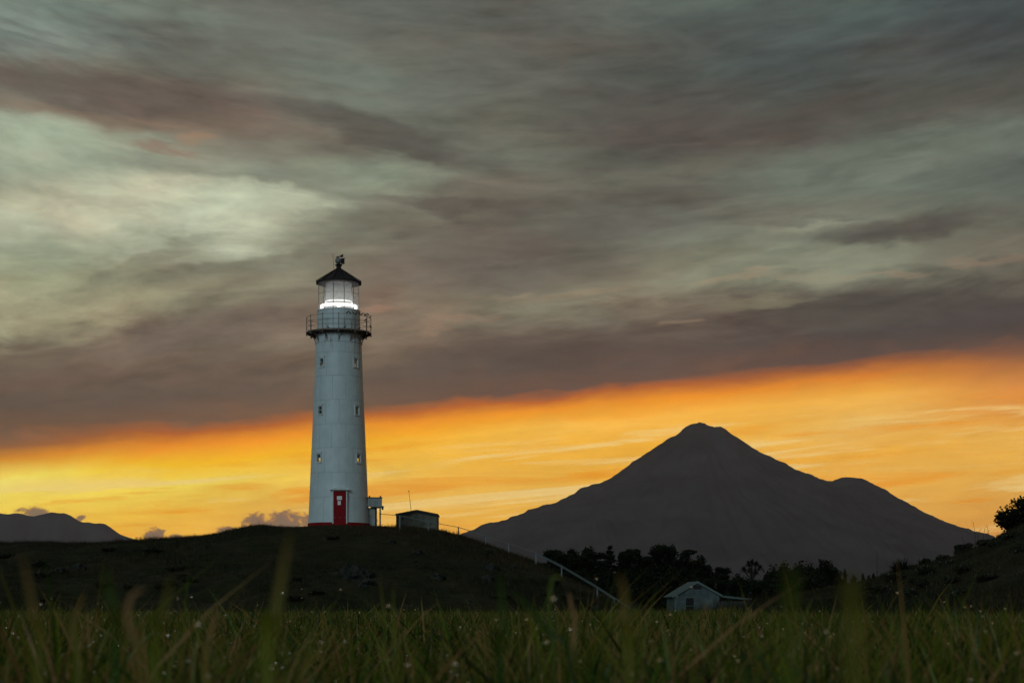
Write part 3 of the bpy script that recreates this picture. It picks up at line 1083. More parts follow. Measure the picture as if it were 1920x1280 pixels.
sme = stm.mesh('stanchion', M_RAIL)
railing = empty('railing', (0, 0, 0))
railing.parent = tower
for k in range(12):
    link_mesh('bracket', bme, gallery, (0, 0, 0), (0, 0, radians(30 * k)))
    link_mesh('stanchion', sme, railing, (0, 0, 0), (0, 0, radians(30 * k)))
RAILZ = [ZT - 0.03, ZT - 0.41, ZT - 0.79]
for z in RAILZ:
    r_ = MB()
    r_.tube([(RR * sin(a), -RR * cos(a), z) for a in np.linspace(0, 2 * pi, 73)[:-1]], 0.016, 5, closed=True)
    r_.build('rail', M_RAIL, railing)

# murette (lantern base) of curved panels
ZM1 = lz(583.6)
RM = 40.0 * TS
mm = MB()
ha = radians(15) - 0.006
seg = 5
za, zb_ = zdk + 0.13, ZM1
mid = (za + zb_) / 2
for (q0, q1) in ((za, mid - 0.008), (mid + 0.008, zb_)):
    vs = []
    for z in (q0, q1):
        for k in range(seg + 1):
            a = -ha + 2 * ha * k / seg
            vs.append((RM * sin(a), -RM * cos(a), z))
    mm.add(vs, [(k, k + 1, seg + 1 + k + 1, seg + 1 + k) for k in range(seg)], True)
mme = mm.mesh('panel', M_TOWER)
for k in range(12):
    link_mesh('panel', mme, tower, (0, 0, 0), (0, 0, radians(30 * k)))
mi = MB()
mi.lathe([(RM - 0.02, zdk + 0.1), (RM - 0.02, ZM1 - 0.01), (0.0, ZM1 - 0.012)], 72, False)
mi.build('lantern_base', M_SEAM, tower)
sl = MB()
sl.lathe([(RM - 0.06, ZM1 - 0.06), (RM + 0.03, ZM1 - 0.06), (RM + 0.03, ZM1 + 0.01), (RM - 0.1, ZM1 + 0.012)], 72, False)
sl.build('lantern_sill', M_WHITE, tower)

# lantern glazing; a translucent share is added so the panes glow round the lamp
MLG = MATS['pane'].copy()
MLG.name = 'glow_pane'
T = NT(MLG.node_tree)
om = [n for n in T.n if n.type == 'OUTPUT_MATERIAL'][0]
prev = om.inputs[0].links[0].from_socket
tl_ = T.new('ShaderNodeBsdfTranslucent')
tl_.inputs[0].default_value = (0.9, 0.9, 0.9, 1)
mz = T.new('ShaderNodeMixShader')
mz.inputs[0].default_value = 0.13
T.l.new(prev, mz.inputs[1])
T.l.new(tl_.outputs[0], mz.inputs[2])
T.l.new(mz.outputs[0], om.inputs[0])
ZG0, ZG1 = ZM1 + 0.012, lz(528.5)
RG = 38.6 * TS
z_rows = [ZG0, lz(571.0), lz(553.0), ZG1]
gz = MB()
hw_ = RG * math.tan(radians(15)) * 0.965
lantern = empty('lantern', (0, 0, 0))
lantern.parent = tower
for ri in range(3):
    pm = MB()
    rg = RG * cos(radians(15))
    pm.add([(-hw_ + 0.0, -rg, z_rows[ri] + 0.01), (hw_, -rg, z_rows[ri] + 0.01), (hw_, -rg, z_rows[ri + 1] - 0.01), (-hw_, -rg, z_rows[ri + 1] - 0.01)], [(0, 1, 2, 3)])
    pme = pm.mesh('pane', MLG)
    for k in range(12):
        link_mesh('pane', pme, lantern, (0, 0, 0), (0, 0, radians(30 * k)))
bm_ = MB()
bm_.tube([(0, -RG, ZG0), (0, -RG, ZG1)], 0.020, 5)
bmm = bm_.mesh('glazing_bar', M_GREY)
for k in range(12):
    link_mesh('glazing_bar', bmm, lantern, (0, 0, 0), (0, 0, radians(30 * k + 15)))
for z in z_rows[1:3]:
    r_ = MB()
    r_.tube([(RG * sin(a), -RG * cos(a), z) for a in np.radians(np.arange(15, 375, 30))], 0.014, 4, closed=True)
    r_.build('glazing_bar', M_GREY, lantern)

# optic: barrel of cut glass round the lamp
gm = bpy.data.materials.new('cut_glass')
gm.use_nodes = True
T = NT(gm.node_tree)
T.n.clear()
o_ = T.new('ShaderNodeOutputMaterial')
tr = T.new('ShaderNodeBsdfTransparent')
tl = T.new('ShaderNodeBsdfTranslucent')
df = T.new('ShaderNodeBsdfDiffuse')
tl.inputs[0].default_value = (0.75, 0.78, 0.80, 1)
df.inputs[0].default_value = (0.45, 0.48, 0.50, 1)
m1 = T.new('ShaderNodeMixShader')
m1.inputs[0].default_value = 0.5
T.l.new(tl.outputs[0], m1.inputs[1])
T.l.new(df.outputs[0], m1.inputs[2])
tcg = T.new('ShaderNodeTexCoord')
sg = T.new('ShaderNodeSeparateXYZ')
T.l.new(tcg.outputs['Object'], sg.inputs[0])
band = T.m('SINE', T.m('MULTIPLY', sg.outputs[2], 95.0))
m2 = T.new('ShaderNodeMixShader')
T.l.new(T.sstep(band, -1, 1, 0.30, 0.55, False), m2.inputs[0])
T.l.new(tr.outputs[0], m2.inputs[1])
T.l.new(m1.outputs[0], m2.inputs[2])
T.l.new(m2.outputs[0], o_.inputs[0])
op = MB()
ra, rb = 29.0 * TS, 24.0 * TS
op.lathe([(ra, ZG0 + 0.02), (ra - 0.02, lz(574)), (ra - 0.07, lz(563)), (rb + 0.03, lz(545)), (rb, lz(530)), (rb * 0.7, lz(528.8))], 24, True)
optic = op.build('lens', gm, lantern)
fm_ = MB()
for k in range(8):
    a = radians(45 * k + 22.5)
    fm_.tube([(ra * sin(a) * 1.01, -ra * cos(a) * 1.01, ZG0 + 0.02), (rb * sin(a) * 1.02, -rb * cos(a) * 1.02, lz(530))], 0.015, 4)
fm_.build('lens_frame', M_GREY, optic)


def emat(name, col, st):
    m = bpy.data.materials.new(name)
    m.use_nodes = True
    T = NT(m.node_tree)
    T.n.clear()
    o_ = T.new('ShaderNodeOutputMaterial')
    e = T.new('ShaderNodeEmission')
    e.inputs[0].default_value = tuple(col) + (1,)
    e.inputs[1].default_value = st
    T.l.new(e.outputs[0], o_.inputs[0])
    return m


M_LAMP = emat('lamp_glow', (1.0, 0.95, 0.92), 45.0)
M_REFLECT = emat('reflection_glow', (1.0, 0.94, 0.92), 2.4)  # glowing rings added for the lamp's reflections inside the lantern glass
lb = MB()
zc = lz(571.5)
lb.lathe([(0.0, zc - 0.14), (0.12, zc - 0.10), (0.17, zc), (0.12, zc + 0.11), (0.0, zc + 0.15)], 20, True)
lb.build('lamp', M_LAMP, lantern)
lb2 = MB()
r2 = RG - 0.18
zq = lz(575.0)
lb2.lathe([(r2, zq - 0.15), (r2 + 0.01, zq - 0.03), (r2, zq + 0.07), (r2 - 0.01, zq - 0.03), (r2, zq - 0.15)], 64, True)
lb2.build('reflection_ring', M_REFLECT, lantern)
lb3 = MB()
zq = lz(567.2)
r3 = r2 - 0.35
lb3.lathe([(r3, zq - 0.05), (r3 + 0.01, zq), (r3, zq + 0.05), (r3 - 0.01, zq), (r3, zq - 0.05)], 64, True)
lb3.build('reflection_ring', M_REFLECT, lantern)
pd = MB()
pd.lathe([(0.32, ZG0 - 0.01), (0.28, ZG0 + 0.1), (0.14, ZG0 + 0.16), (0.12, zc - 0.15)], 20, True)
pd.build('lamp_pedestal', M_GREY, lantern)

# roof
rf = MB()
RE = 43.2 * TS
ze = lz(530.6)
rf.lathe([(RE - 0.1, ze - 0.09), (RE + 0.02, ze - 0.07), (RE + 0.02, ze + 0.05), (RE - 0.1, ze + 0.10), (26 * TS, lz(518.5)), (12 * TS, lz(509.5)), (5.6 * TS, lz(505)), (4.8 * TS, lz(502.5)), (4.5 * TS, lz(498.5))], 12, False, radians(15))
rf.lathe([(RE - 0.02, ze - 0.05), (0.0, ze - 0.045)], 12, False, radians(15))
roof = rf.build('roof', M_BLACK, tower)
rb_ = MB()
for k in range(12):
    a = radians(30 * k + 15)
    rb_.bar(((RE) * sin(a), -(RE) * cos(a), ze + 0.08), (5.6 * TS * sin(a), -5.6 * TS * cos(a), lz(504.6)), 0.05, 0.05)
rb_.build('roof_rib', M_BLACK, roof)
nk = MB()
nk.lathe([(4.5 * TS, lz(499)), (6.2 * TS, lz(498)), (6.8 * TS, lz(497)), (6.4 * TS, lz(496)), (4.2 * TS, lz(495.4)), (3.2 * TS, lz(494))], 20, True)
nk.build('vent_neck', M_BLACK, roof)
ball = MB()
cb = lz(489.0)
rbll = 6.0 * TS
ball.lathe([(max(rbll * 1.0 * sin(t), 0.001), cb - rbll * cos(t)) for t in np.linspace(0, pi, 14)], 24, True)
ball.build('vent_ball', M_GREY, roof, (-0.04, 0, 0))
cw = MB()
cw.box(lx(639.5), lx(646.0), -0.20, 0.20, lz(494.0), lz(484.7))
cw.bar((lx(644), -0.2, lz(486)), (lx(647), -0.2, lz(484.2)), 0.04)
cw.build('vent_cowl', M_BLACK, roof)
vn = MB()
vx = lx(635.5)
vn.tube([(vx, 0, lz(484.5)), (vx, 0, lz(479.5))], 0.022, 6)
vn.bar((lx(630), 0, lz(482.4)), (lx(640), 0, lz(480.6)), 0.04, 0.045)
for pts2 in ([(629, 483.3), (633.8, 480.0), (634.2, 483.4)], [(637.6, 479.2), (641.0, 477.4), (643.8, 475.9), (642.9, 478.8), (644.2, 481.3), (638.6, 482.6)]):
    m_ = len(pts2)
    vs = [(lx(a), -0.02, lz(b)) for a, b in pts2] + [(lx(a), 0.02, lz(b)) for a, b in pts2]
    vn.add(vs, [tuple(range(m_)), tuple(range(m_, 2 * m_))[::-1]] + [(i, i + m_, (i + 1) % m_ + m_, (i + 1) % m_) for i in range(m_)])
vn.build('weather_vane', M_BLACK, roof)
lr = MB()
lr.tube([(lx(626.2), 0, lz(506)), (lx(625.4), 0, lz(492)), (lx(624.6), 0, lz(482.5))], 0.016, 5)
lr.tube([(lx(624.7), 0, lz(483)), (lx(623.2), 0, lz(479.5)), (lx(622.5), 0, lz(476))], 0.014, 5)
lr.tube([(lx(624.7), 0, lz(483)), (lx(626.3), 0, lz(480.5)), (lx(626.4), 0, lz(476.6))], 0.014, 5)
lr.build('lightning_rod', M_RAIL, roof)

# porch on the right side
porch = empty('porch', (0, 0, 0))
porch.parent = tower
fa = MB()
xa, xb = lx(689.0), lx(715.6)
fa.box(xa, xb, -0.75, -0.70, lz(950.6), lz(933.8))
fa.box(xb - 0.05, xb, -0.697, 0.75, lz(950.6), lz(933.8))
fa.build('fascia', M_PORCH, porch)
cp = MB()
cp.box(xa, xb + 0.03, -0.80, 0.78, lz(933.6), lz(932.4))
cp.build('coping', M_BLACK, porch)
for fx in (692.2, 712.6):
    f_ = MB()
    f_.lathe([(0.06, 0), (0.07, 0.05), (0.05, 0.09), (0.0, 0.12)], 10)
    f_.build('finial', M_BLACK, porch, (lx(fx), -0.72, lz(932.4)))
rf2 = MB()
rf2.box(lx(695), xb - 0.055, -0.69, 0.74, lz(951.2), lz(949.6))
rf2.box(xb + 0.002, xb + 0.13, -0.78, 0.6, lz(954.0), lz(948.6))
rf2.build('gutter', M_DARKROOF, porch)
wl = MB()
wl.box(lx(690.0), lx(702.9), -0.35, -0.25, lz(986), lz(951.5))
wl.build('wall', M_PORCH, porch)
dd = MB()
dd.box(lx(703.2), lx(706.4), -0.37, 0.6, lz(986), lz(951.5))
dd.build('side_panel', M_DARKROOF, porch)
ps = MB()
ps.box(lx(710.7), lx(713.7), -0.69, -0.57, lz(988), lz(951.3))
ps.build('post', M_GREY, porch)

# birds along the gallery rail


def bird_mesh():
    prof = [(-0.155, 0.006, 0.016, 0.01), (-0.10, 0.022, 0.014, 0.035), (-0.05, 0.05, 0.036, 0.05), (0.0, 0.075, 0.045, 0.055), (0.045, 0.098, 0.040, 0.045), (0.075, 0.128, 0.026, 0.028),
            (0.095, 0.148, 0.026, 0.025), (0.115, 0.152, 0.019, 0.018), (0.13, 0.150, 0.006, 0.005), (0.155, 0.146, 0.002, 0.002)]
    mb = MB()
    n = 8
    vs = []
    for (x, z, ry, rz) in prof:
        for k in range(n):
            a = 2 * pi * k / n
            vs.append((x, ry * cos(a), z + rz * sin(a)))
    fs = [(i * n + k, i * n + (k + 1) % n, (i + 1) * n + (k + 1) % n, (i + 1) * n + k) for i in range(len(prof) - 1) for k in range(n)]
    mb.add(vs, fs, True)
    mb.tube([(0.0, 0.015, 0.03), (0.005, 0.015, -0.03)], 0.005, 4)
    mb.tube([(0.0, -0.015, 0.03), (0.005, -0.015, -0.03)], 0.005, 4)
    return mb.mesh('bird', M_BIRD)


bme = bird_mesh()
BIRDS = [(651.6, 0, 30, 'leftmost dark bird perched on the front gallery rail of the lighthouse'),
         (654.8, 0, 200, 'second dark bird from the left on the front gallery rail'),
         (661.2, 0, 160, 'dark bird on the gallery rail before a gap in the row'),
         (668.2, 0, 20, 'dark bird at the middle of the row on the gallery rail'),
         (672.3, 0, 180, 'dark bird in the row just before the lantern wall edge'),
         (678.4, 0, 15, 'dark bird on the gallery rail just clear of the white wall'),
         (682.6, 0, 150, 'dark bird on the top rail left of the tall stanchion pair'),
         (685.4, 0, 10, 'dark bird close beside its neighbour on the top rail'),
         (688.7, -1, 170, 'dark bird standing on top of a gallery stanchion'),
         (694.2, 0, 40, 'rightmost dark bird on the top gallery rail'),
         (685.4, 1, 20, 'dark bird on the middle gallery rail at the right'),
         (694.0, 2, 160, 'lowest dark bird on the bottom rail at the far right'),
         (673.4, 3, 10, 'dark bird on the gallery floor at the right of the lantern wall'),
         (615.0, 3, 200, 'lone dark bird on the gallery floor at the left'),
         (646.8, 3, 10, 'dark bird on the gallery floor below the row, one of two')]
for i, (px, lev, hd_, lab) in enumerate(BIRDS):
    x = lx(px)
    r = RR if lev < 3 else RR - 0.18
    x = max(min(x, r * 0.999), -r * 0.999)
    y = -sqrt(r * r - x * x)
    z = {-1: ZT + 0.06, 0: RAILZ[0] + 0.018, 1: RAILZ[1] + 0.018, 2: RAILZ[2] + 0.018, 3: zdk + 0.12}[lev] + 0.03
    b = link_mesh('bird', bme, None, (TX + x * cos(TROT) - y * sin(TROT), TD + x * sin(TROT) + y * cos(TROT), ZB + z), (0, radians(-12), radians(hd_)))
    tagp(b, lab, 'bird', 'birds perched on the lighthouse gallery')

# ------------------------------------------------------------------ shed behind the crest, aerial
SD = 141.0
ss = SD / FPX


def sx_(px):
    return (px - 781.2) * ss


shx = (781.2 - 960) * ss
shz = float(height(shx, SD, False)) - 0.3


def sz_(py):
    return CZ + (HY - py) * ss - shz


shed = empty('shed', (shx, SD, shz))
tagp(shed, 'small grey concrete shed with a low pitched roof on the hilltop', 'shed')
x0, x1 = sx_(742.6), sx_(819.8)
w = MB()
ze_, za_ = sz_(965.0), sz_(957.6)
pr = [(x0, 0), (x1, 0), (x1, ze_), (0, za_), (x0, ze_)]
n = 5
vs = [(a, 0, b) for a, b in pr] + [(a, 3.2, b) for a, b in pr]
w.add(vs, [tuple(range(n)), tuple(range(n, 2 * n))[::-1]] + [(i, i + n, (i + 1) % n + n, (i + 1) % n) for i in range(n)])
w.build('wall', M_CONC, shed)
for k, xx in enumerate(np.linspace(x0 + 0.02, x1 - 0.10, 7)):
    b = MB()
    zt = ze_ + (za_ - ze_) * (1 - abs(xx / x1))
    b.box(xx, xx + 0.06, -0.025, -0.002, 0, zt - 0.1)
    b.build('batten', M_CONC, shed)
rr2 = MB()
for sgn in (-1, 1):
    xe = x0 - 0.06 if sgn < 0 else x1 + 0.06
    a = [(xe, -0.12, ze_ - 0.02), (0, -0.12, za_ + 0.02), (0, -0.12, za_ + 0.11), (xe, -0.12, ze_ + 0.09)]
    b = [(p[0], 3.3, p[2]) for p in a]
    rr2.add(a + b, [(0, 1, 2, 3), (7, 6, 5, 4), (0, 4, 5, 1), (1, 5, 6, 2), (2, 6, 7, 3), (3, 7, 4, 0)])
rr2.build('roof', M_DARKROOF, shed)
fb = MB()
fb.bar((x0 - 0.02, -0.14, sz_(965.8)), (-0.0, -0.14, sz_(958.2)), 0.03, 0.15)
fb.bar((0.0, -0.14, sz_(958.2)), (x1 + 0.02, -0.14, sz_(965.8)), 0.03, 0.15)
fb.build('bargeboard', M_DARKROOF, shed)
vp = MB()
vp.tube([(sx_(755), -0.002, sz_(972.5)), (sx_(755), -0.06, sz_(972.5))], 0.05, 8)
vp.build('vent_pipe', M_BLACK, shed)
an = empty('aerial', (shx + sx_(770.5), SD + 1.0, shz + sz_(957.5)))
tagp(an, 'thin leaning whip aerial with a small ball tip on the shed roof', 'aerial')
q = MB()
q.tube([(0, 0, -0.35), (sx_(767.3) - sx_(770.5), 0, sz_(937) - sz_(957.5)), (sx_(765) - sx_(770.5), 0, sz_(919) - sz_(957.5))], [0.022, 0.018, 0.014], 6)
q.build('rod', M_BLACK, an)
q = MB()
q.lathe([(max(0.05 * sin(t), 0.001), -0.05 * cos(t)) for t in np.linspace(0, pi, 8)], 10)
q.build('ball_tip', M_BLACK, an, (sx_(765) - sx_(770.5), 0, sz_(918.5) - sz_(957.5)))

# ------------------------------------------------------------------ handrail down the hill
FP = [(749.5, 966.5, 989), (803.0, 978.2, 994), (859.5, 988.5, 1005.5), (911, 1004.5, 1021.5), (953.5, 1019, 1037.5), (1005, 1036.5, 1054), (1053, 1060.5, 1080), (1120, 1100, 1118), (1152, 1121, 1138), (1192, 1147, 1160)]
rail_pts = []
f0 = FP[0]
fence = empty('handrail', (0, 0, 0))
posts = []
for (px, pt, pb) in FP:
    u = (px - 960) / FPX
    dc = float(dcrest(u))
    D = dc - 1.5 - (1.5 if px < 830 else 0)
    if px > 1100:
        D = 106.0
    if px > 1140:
        D = 104.0
    if px > 1180:
        D = 101.0
    top = P(px, pt, D)
    gz_ = float(height(top[0], D))
    posts.append((top, gz_))
fence.location = (posts[0][0][0], posts[0][0][1], posts[0][1])
fl_ = Vector(fence.location)
for (top, gz_) in posts:
    mb = MB()
    t = Vector(top) - fl_
    mb.box(t.x - 0.045, t.x + 0.045, t.y - 0.04, t.y + 0.04, min(gz_ - fl_.z, t.z - 0.5) - 0.2, t.z)
    mb.build('post', M_FENCE, fence)
start = Vector(P(711.5, 963.5, TD - 0.4)) - fl_
chain = [start] + [Vector(t) - fl_ for t, g in posts]
for i in range(len(chain) - 1):
    a, b = chain[i] + Vector((0, -0.06, 0.02)), chain[i + 1] + Vector((0, -0.06, 0.02))
    mb = MB()
    mb.tube([a, b], 0.024, 6)
    mb.build('rail', M_FENCE, fence)
for i in (6, 7, 8):
    a, b = chain[i] + Vector((0, -0.02, -0.07)), chain[i + 1] + Vector((0, -0.02, -0.07))
    mb = MB()
    mb.bar(a, b, 0.03, 0.04)
    mb.build('rail_board', M_FENCE, fence)
tagp(fence, 'white handrail on short posts running down the hill from the lighthouse', 'handrail')

# ------------------------------------------------------------------ cottage
HD = 190.0
hs = HD / FPX
hx0 = (1266.0 - 960) * hs
house = empty('cottage', (hx0, HD, 0.0), radians(5))
tagp(house, 'small white weatherboard cottage with a gable and lean-to below the trees', 'cottage')


def qx(px):
    return (px - 1262.5) * hs / cos(radians(5))


def qz(py):
    return CZ + (HY - py) * hs


XW = qx(1345)
xap = qx(1303.7)
zap = qz(1091)
zel, zer = qz(1116), qz(1116.5)
LEN = 5.2
w = MB()
pr = [(0, -1.2), (XW, -1.2), (XW, zer), (xap, zap - 0.1), (0, zel)]
n = 5
vs = [(a, 0, b) for a, b in pr] + [(a, LEN, b) for a, b in pr]
w.add(vs, [tuple(range(n)), tuple(range(n, 2 * n))[::-1]] + [(i, i + n, (i + 1) % n + n, (i + 1) % n) for i in range(n)])
wall = w.build('wall', M_HOUSE, house)
wb = MB()
zz = -0.3
while zz < zap - 0.25:
    # front and side weatherboards, each lapped over the one below
    f = max(0.0, (zz + 0.15 - zel) / (zap - zel))
    xa_, xb2 = 0 + f * xap, XW - f * (XW - xap)
    if xb2 - xa_ > 0.3:
        wb.add([(xa_, -0.045, zz), (xb2, -0.045, zz), (xb2, -0.008, zz + 0.16), (xa_, -0.008, zz + 0.16), (xa_, -0.001, zz), (xb2, -0.001, zz)], [(0, 1, 2, 3), (0, 4, 5, 1)])
    if zz + 0.16 < zel:
        wb.add([(-0.045, LEN, zz), (-0.045, 0, zz), (-0.008, 0, zz + 0.16), (-0.008, LEN, zz + 0.16), (-0.001, LEN, zz), (-0.001, 0, zz)], [(0, 1, 2, 3), (0, 4, 5, 1)])
    zz += 0.16
wbo = wb.build('weatherboards', M_HOUSE, house)
wbo['kind'] = 'stuff'
cb_ = MB()
cb_.box(-0.06, 0.10, -0.07, 0.02, -0.5, zel - 0.03)
cb_.box(XW - 0.10, XW + 0.06, -0.07, 0.02, -0.5, zer - 0.03)
cb_.build('corner_board', M_HTRIM, house)
rf = MB()
xl = qx(1256.5)
zl_ = qz(1118.8)
xr2, zr2 = qx(1351), qz(1116.8)


def slab(mb, xa, za, xb, zb2, y0, y1, th):
    a = [(xa, y0, za), (xb, y0, zb2), (xb, y0, zb2 + th), (xa, y0, za + th)]
    b = [(p[0], y1, p[2]) for p in a]
    mb.add(a + b, [(0, 1, 2, 3), (7, 6, 5, 4), (0, 4, 5, 1), (1, 5, 6, 2), (2, 6, 7, 3), (3, 7, 4, 0)])


slab(rf, xl, zl_, xap, qz(1090.6), -0.25, LEN + 0.2, 0.09)
slab(rf, xap, qz(1090.6), xr2, zr2, -0.25, LEN + 0.2, 0.09)
roofo = rf.build('roof', M_HTRIM, house)
bb = MB()
slab(bb, xl, zl_ - 0.12, xap, qz(1090.6) - 0.14, -0.32, -0.255, 0.27)
slab(bb, xap + 0.002, qz(1090.6) - 0.14, xr2, zr2 - 0.14, -0.32, -0.255, 0.27)
bb.build('bargeboard', M_HTRIM, roofo)
# gable vent
gv = MB()
ga_, gb_ = qx(1296.2), qx(1312.3)
z0v, z1v = qz(1104.6), qz(1097.2)
gv.box(ga_, gb_, -0.075, -0.05, z0v, z1v)
gvo = gv.build('gable_vent', M_HDARK, house)
for k in range(4):
    s_ = MB()
    z_ = z0v + 0.03 + k * (z1v - z0v) / 4
    s_.add([(ga_, -0.11, z_), (gb_, -0.11, z_), (gb_, -0.08, z_ + 0.05), (ga_, -0.08, z_ + 0.05)], [(0, 1, 2, 3)])
    s_.build('slat', M_HOLD, gvo)
fv = MB()
fv.box(ga_ - 0.08, gb_ + 0.08, -0.13, -0.05, z0v - 0.12, z0v - 0.003)
fv.box(ga_ - 0.07, ga_ - 0.003, -0.12, -0.05, z0v, z1v)
fv.box(gb_ + 0.003, gb_ + 0.07, -0.12, -0.05, z0v, z1v)
fv.build('vent_frame', M_HTRIM, gvo)


def hwin(pxa, pxb, pya, pyb, mat, bars):
    a, b, z0, z1 = qx(pxa), qx(pxb), qz(pyb), qz(pya)
    f = MB()
    f.box(a - 0.08, a - 0.002, -0.11, -0.048, z0 - 0.08, z1 + 0.1)
    f.box(b + 0.002, b + 0.08, -0.11, -0.048, z0 - 0.08, z1 + 0.1)
    f.box(a - 0.002, b + 0.002, -0.11, -0.048, z1, z1 + 0.1)
    f.box(a - 0.002, b + 0.002, -0.13, -0.048, z0 - 0.1, z0 - 0.002)
    fo = f.build('window', M_HTRIM, house)
    g = MB()
    g.box(a, b, -0.062, -0.050, z0, z1)
    g.build('pane', mat, fo)
    for t in bars:
        s_ = MB()
        s_.box(a, b, -0.09, -0.064, z0 + (z1 - z0) * t - 0.03, z0 + (z1 - z0) * t + 0.03)
        s_.build('sash_bar', M_HTRIM, fo)


hwin(1282.3, 1297.5, 1120.5, 1149, M_HDARK, [0.48])
hwin(1317, 1333, 1122.5, 1149, M_HTRIM, [])
# lean-to on the right
ln = MB()
xq = qx(1404)
ln.box(XW + 0.02, xq, 0.3, LEN - 0.4, -1.2, qz(1126))
lean = ln.build('lean_to', M_HOLD, house)
lp = MB()
for k in range(17):
    xx = XW + 0.12 + k * 0.2
    if xx < xq - 0.05:
        lp.box(xx, xx + 0.10, 0.27, 0.298, -0.5, qz(1127))
lp.build('boards', M_HOUSE, lean)
lr_ = MB()
slab(lr_, xr2 + 0.01, qz(1117.0), qx(1414), qz(1123.2), 0.0, LEN - 0.2, 0.08)
slab(lr_, xr2 + 0.01, qz(1119.4), qx(1414.2), qz(1125.6), -0.07, -0.005, 0.22)
lr_.build('lean_to_roof', M_HTRIM, house)


# ------------------------------------------------------------------ plants
def leaf_cloud(cl, n, size, seed, flat=1.0):
    """cl: list of ellipsoids (x,y,z,rx,ry,rz); n leaf faces; returns verts, faces, tint"""
    rng = np.random.default_rng(seed)
    cl = np.array(cl, float)
    vol = cl[:, 3] * cl[:, 5]
    idx = rng.choice(len(cl), n, p=vol / vol.sum())
    c = cl[idx]
    d = rng.normal(size=(n, 3))
    d /= np.linalg.norm(d, axis=1)[:, None]
    r = rng.random(n) ** 0.42
    r = r * (1 + 0.16 * rng.normal(size=n) * (r > 0.8))
    p = c[:, :3] + d * r[:, None] * c[:, 3:6]
    a = rng.normal(size=(n, 3))
    a /= np.linalg.norm(a, axis=1)[:, None]
    b = np.cross(a, rng.normal(size=(n, 3)))
    b /= np.linalg.norm(b, axis=1)[:, None]
    s = size * (0.6 + 0.9 * rng.random(n))[:, None]
    q = np.stack([p - a * s, p + b * s * 0.55, p + a * s, p - b * s * 0.55], 1)
    q[:, :, 2] *= 1.0
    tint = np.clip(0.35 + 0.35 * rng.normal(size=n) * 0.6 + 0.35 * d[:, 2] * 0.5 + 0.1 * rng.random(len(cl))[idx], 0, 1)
    return q.reshape(-1, 3), np.repeat(tint, 4)


def cloud_mesh(name, cl, n, size, seed, mat):
    v, t = leaf_cloud(cl, n, size, seed)
    return np_mesh(name, v, np.arange(len(v)), np.full(len(v) // 4, 4), mat, t)


def sword_leaves(center, n, length, width, rng, up=0.3, spread=1.0):
    """radiating narrow pointed leaves; returns verts quads"""
    vs = []
    for _ in range(n):
        a = rng.random() * 2 * pi
        e = math.asin(max(-0.5, min(1.0, up + (1 - up) * (rng.random() ** spread))))
        L = length * (0.7 + 0.5 * rng.random())
        d = np.array([cos(a) * cos(e), sin(a) * cos(e), sin(e)])
        s = np.cross(d, [0, 0, 1])
        s = s / (np.linalg.norm(s) + 1e-6) * width / 2
        p0 = np.array(center)
        p1 = p0 + d * L * 0.55
        p2 = p0 + d * L + np.array([0, 0, -0.25 * L * cos(e)])
        vs += [p0 - s * 0.6, p0 + s * 0.6, p1 + s, p1 - s, p1 - s, p1 + s, p2 + s * 0.1, p2 - s * 0.1]
    return np.array(vs)


def sword_mesh(name, vs, mat, seed=1):
    rng = np.random.default_rng(seed)
    t = np.repeat(rng.random(len(vs) // 8) * 0.8, 8)
    return np_mesh(name, vs, np.arange(len(vs)), np.full(len(vs) // 4, 4), mat, t)


def gbase(px, D):
    x = (px - 960) / FPX * D
    return x, float(height(x, D))


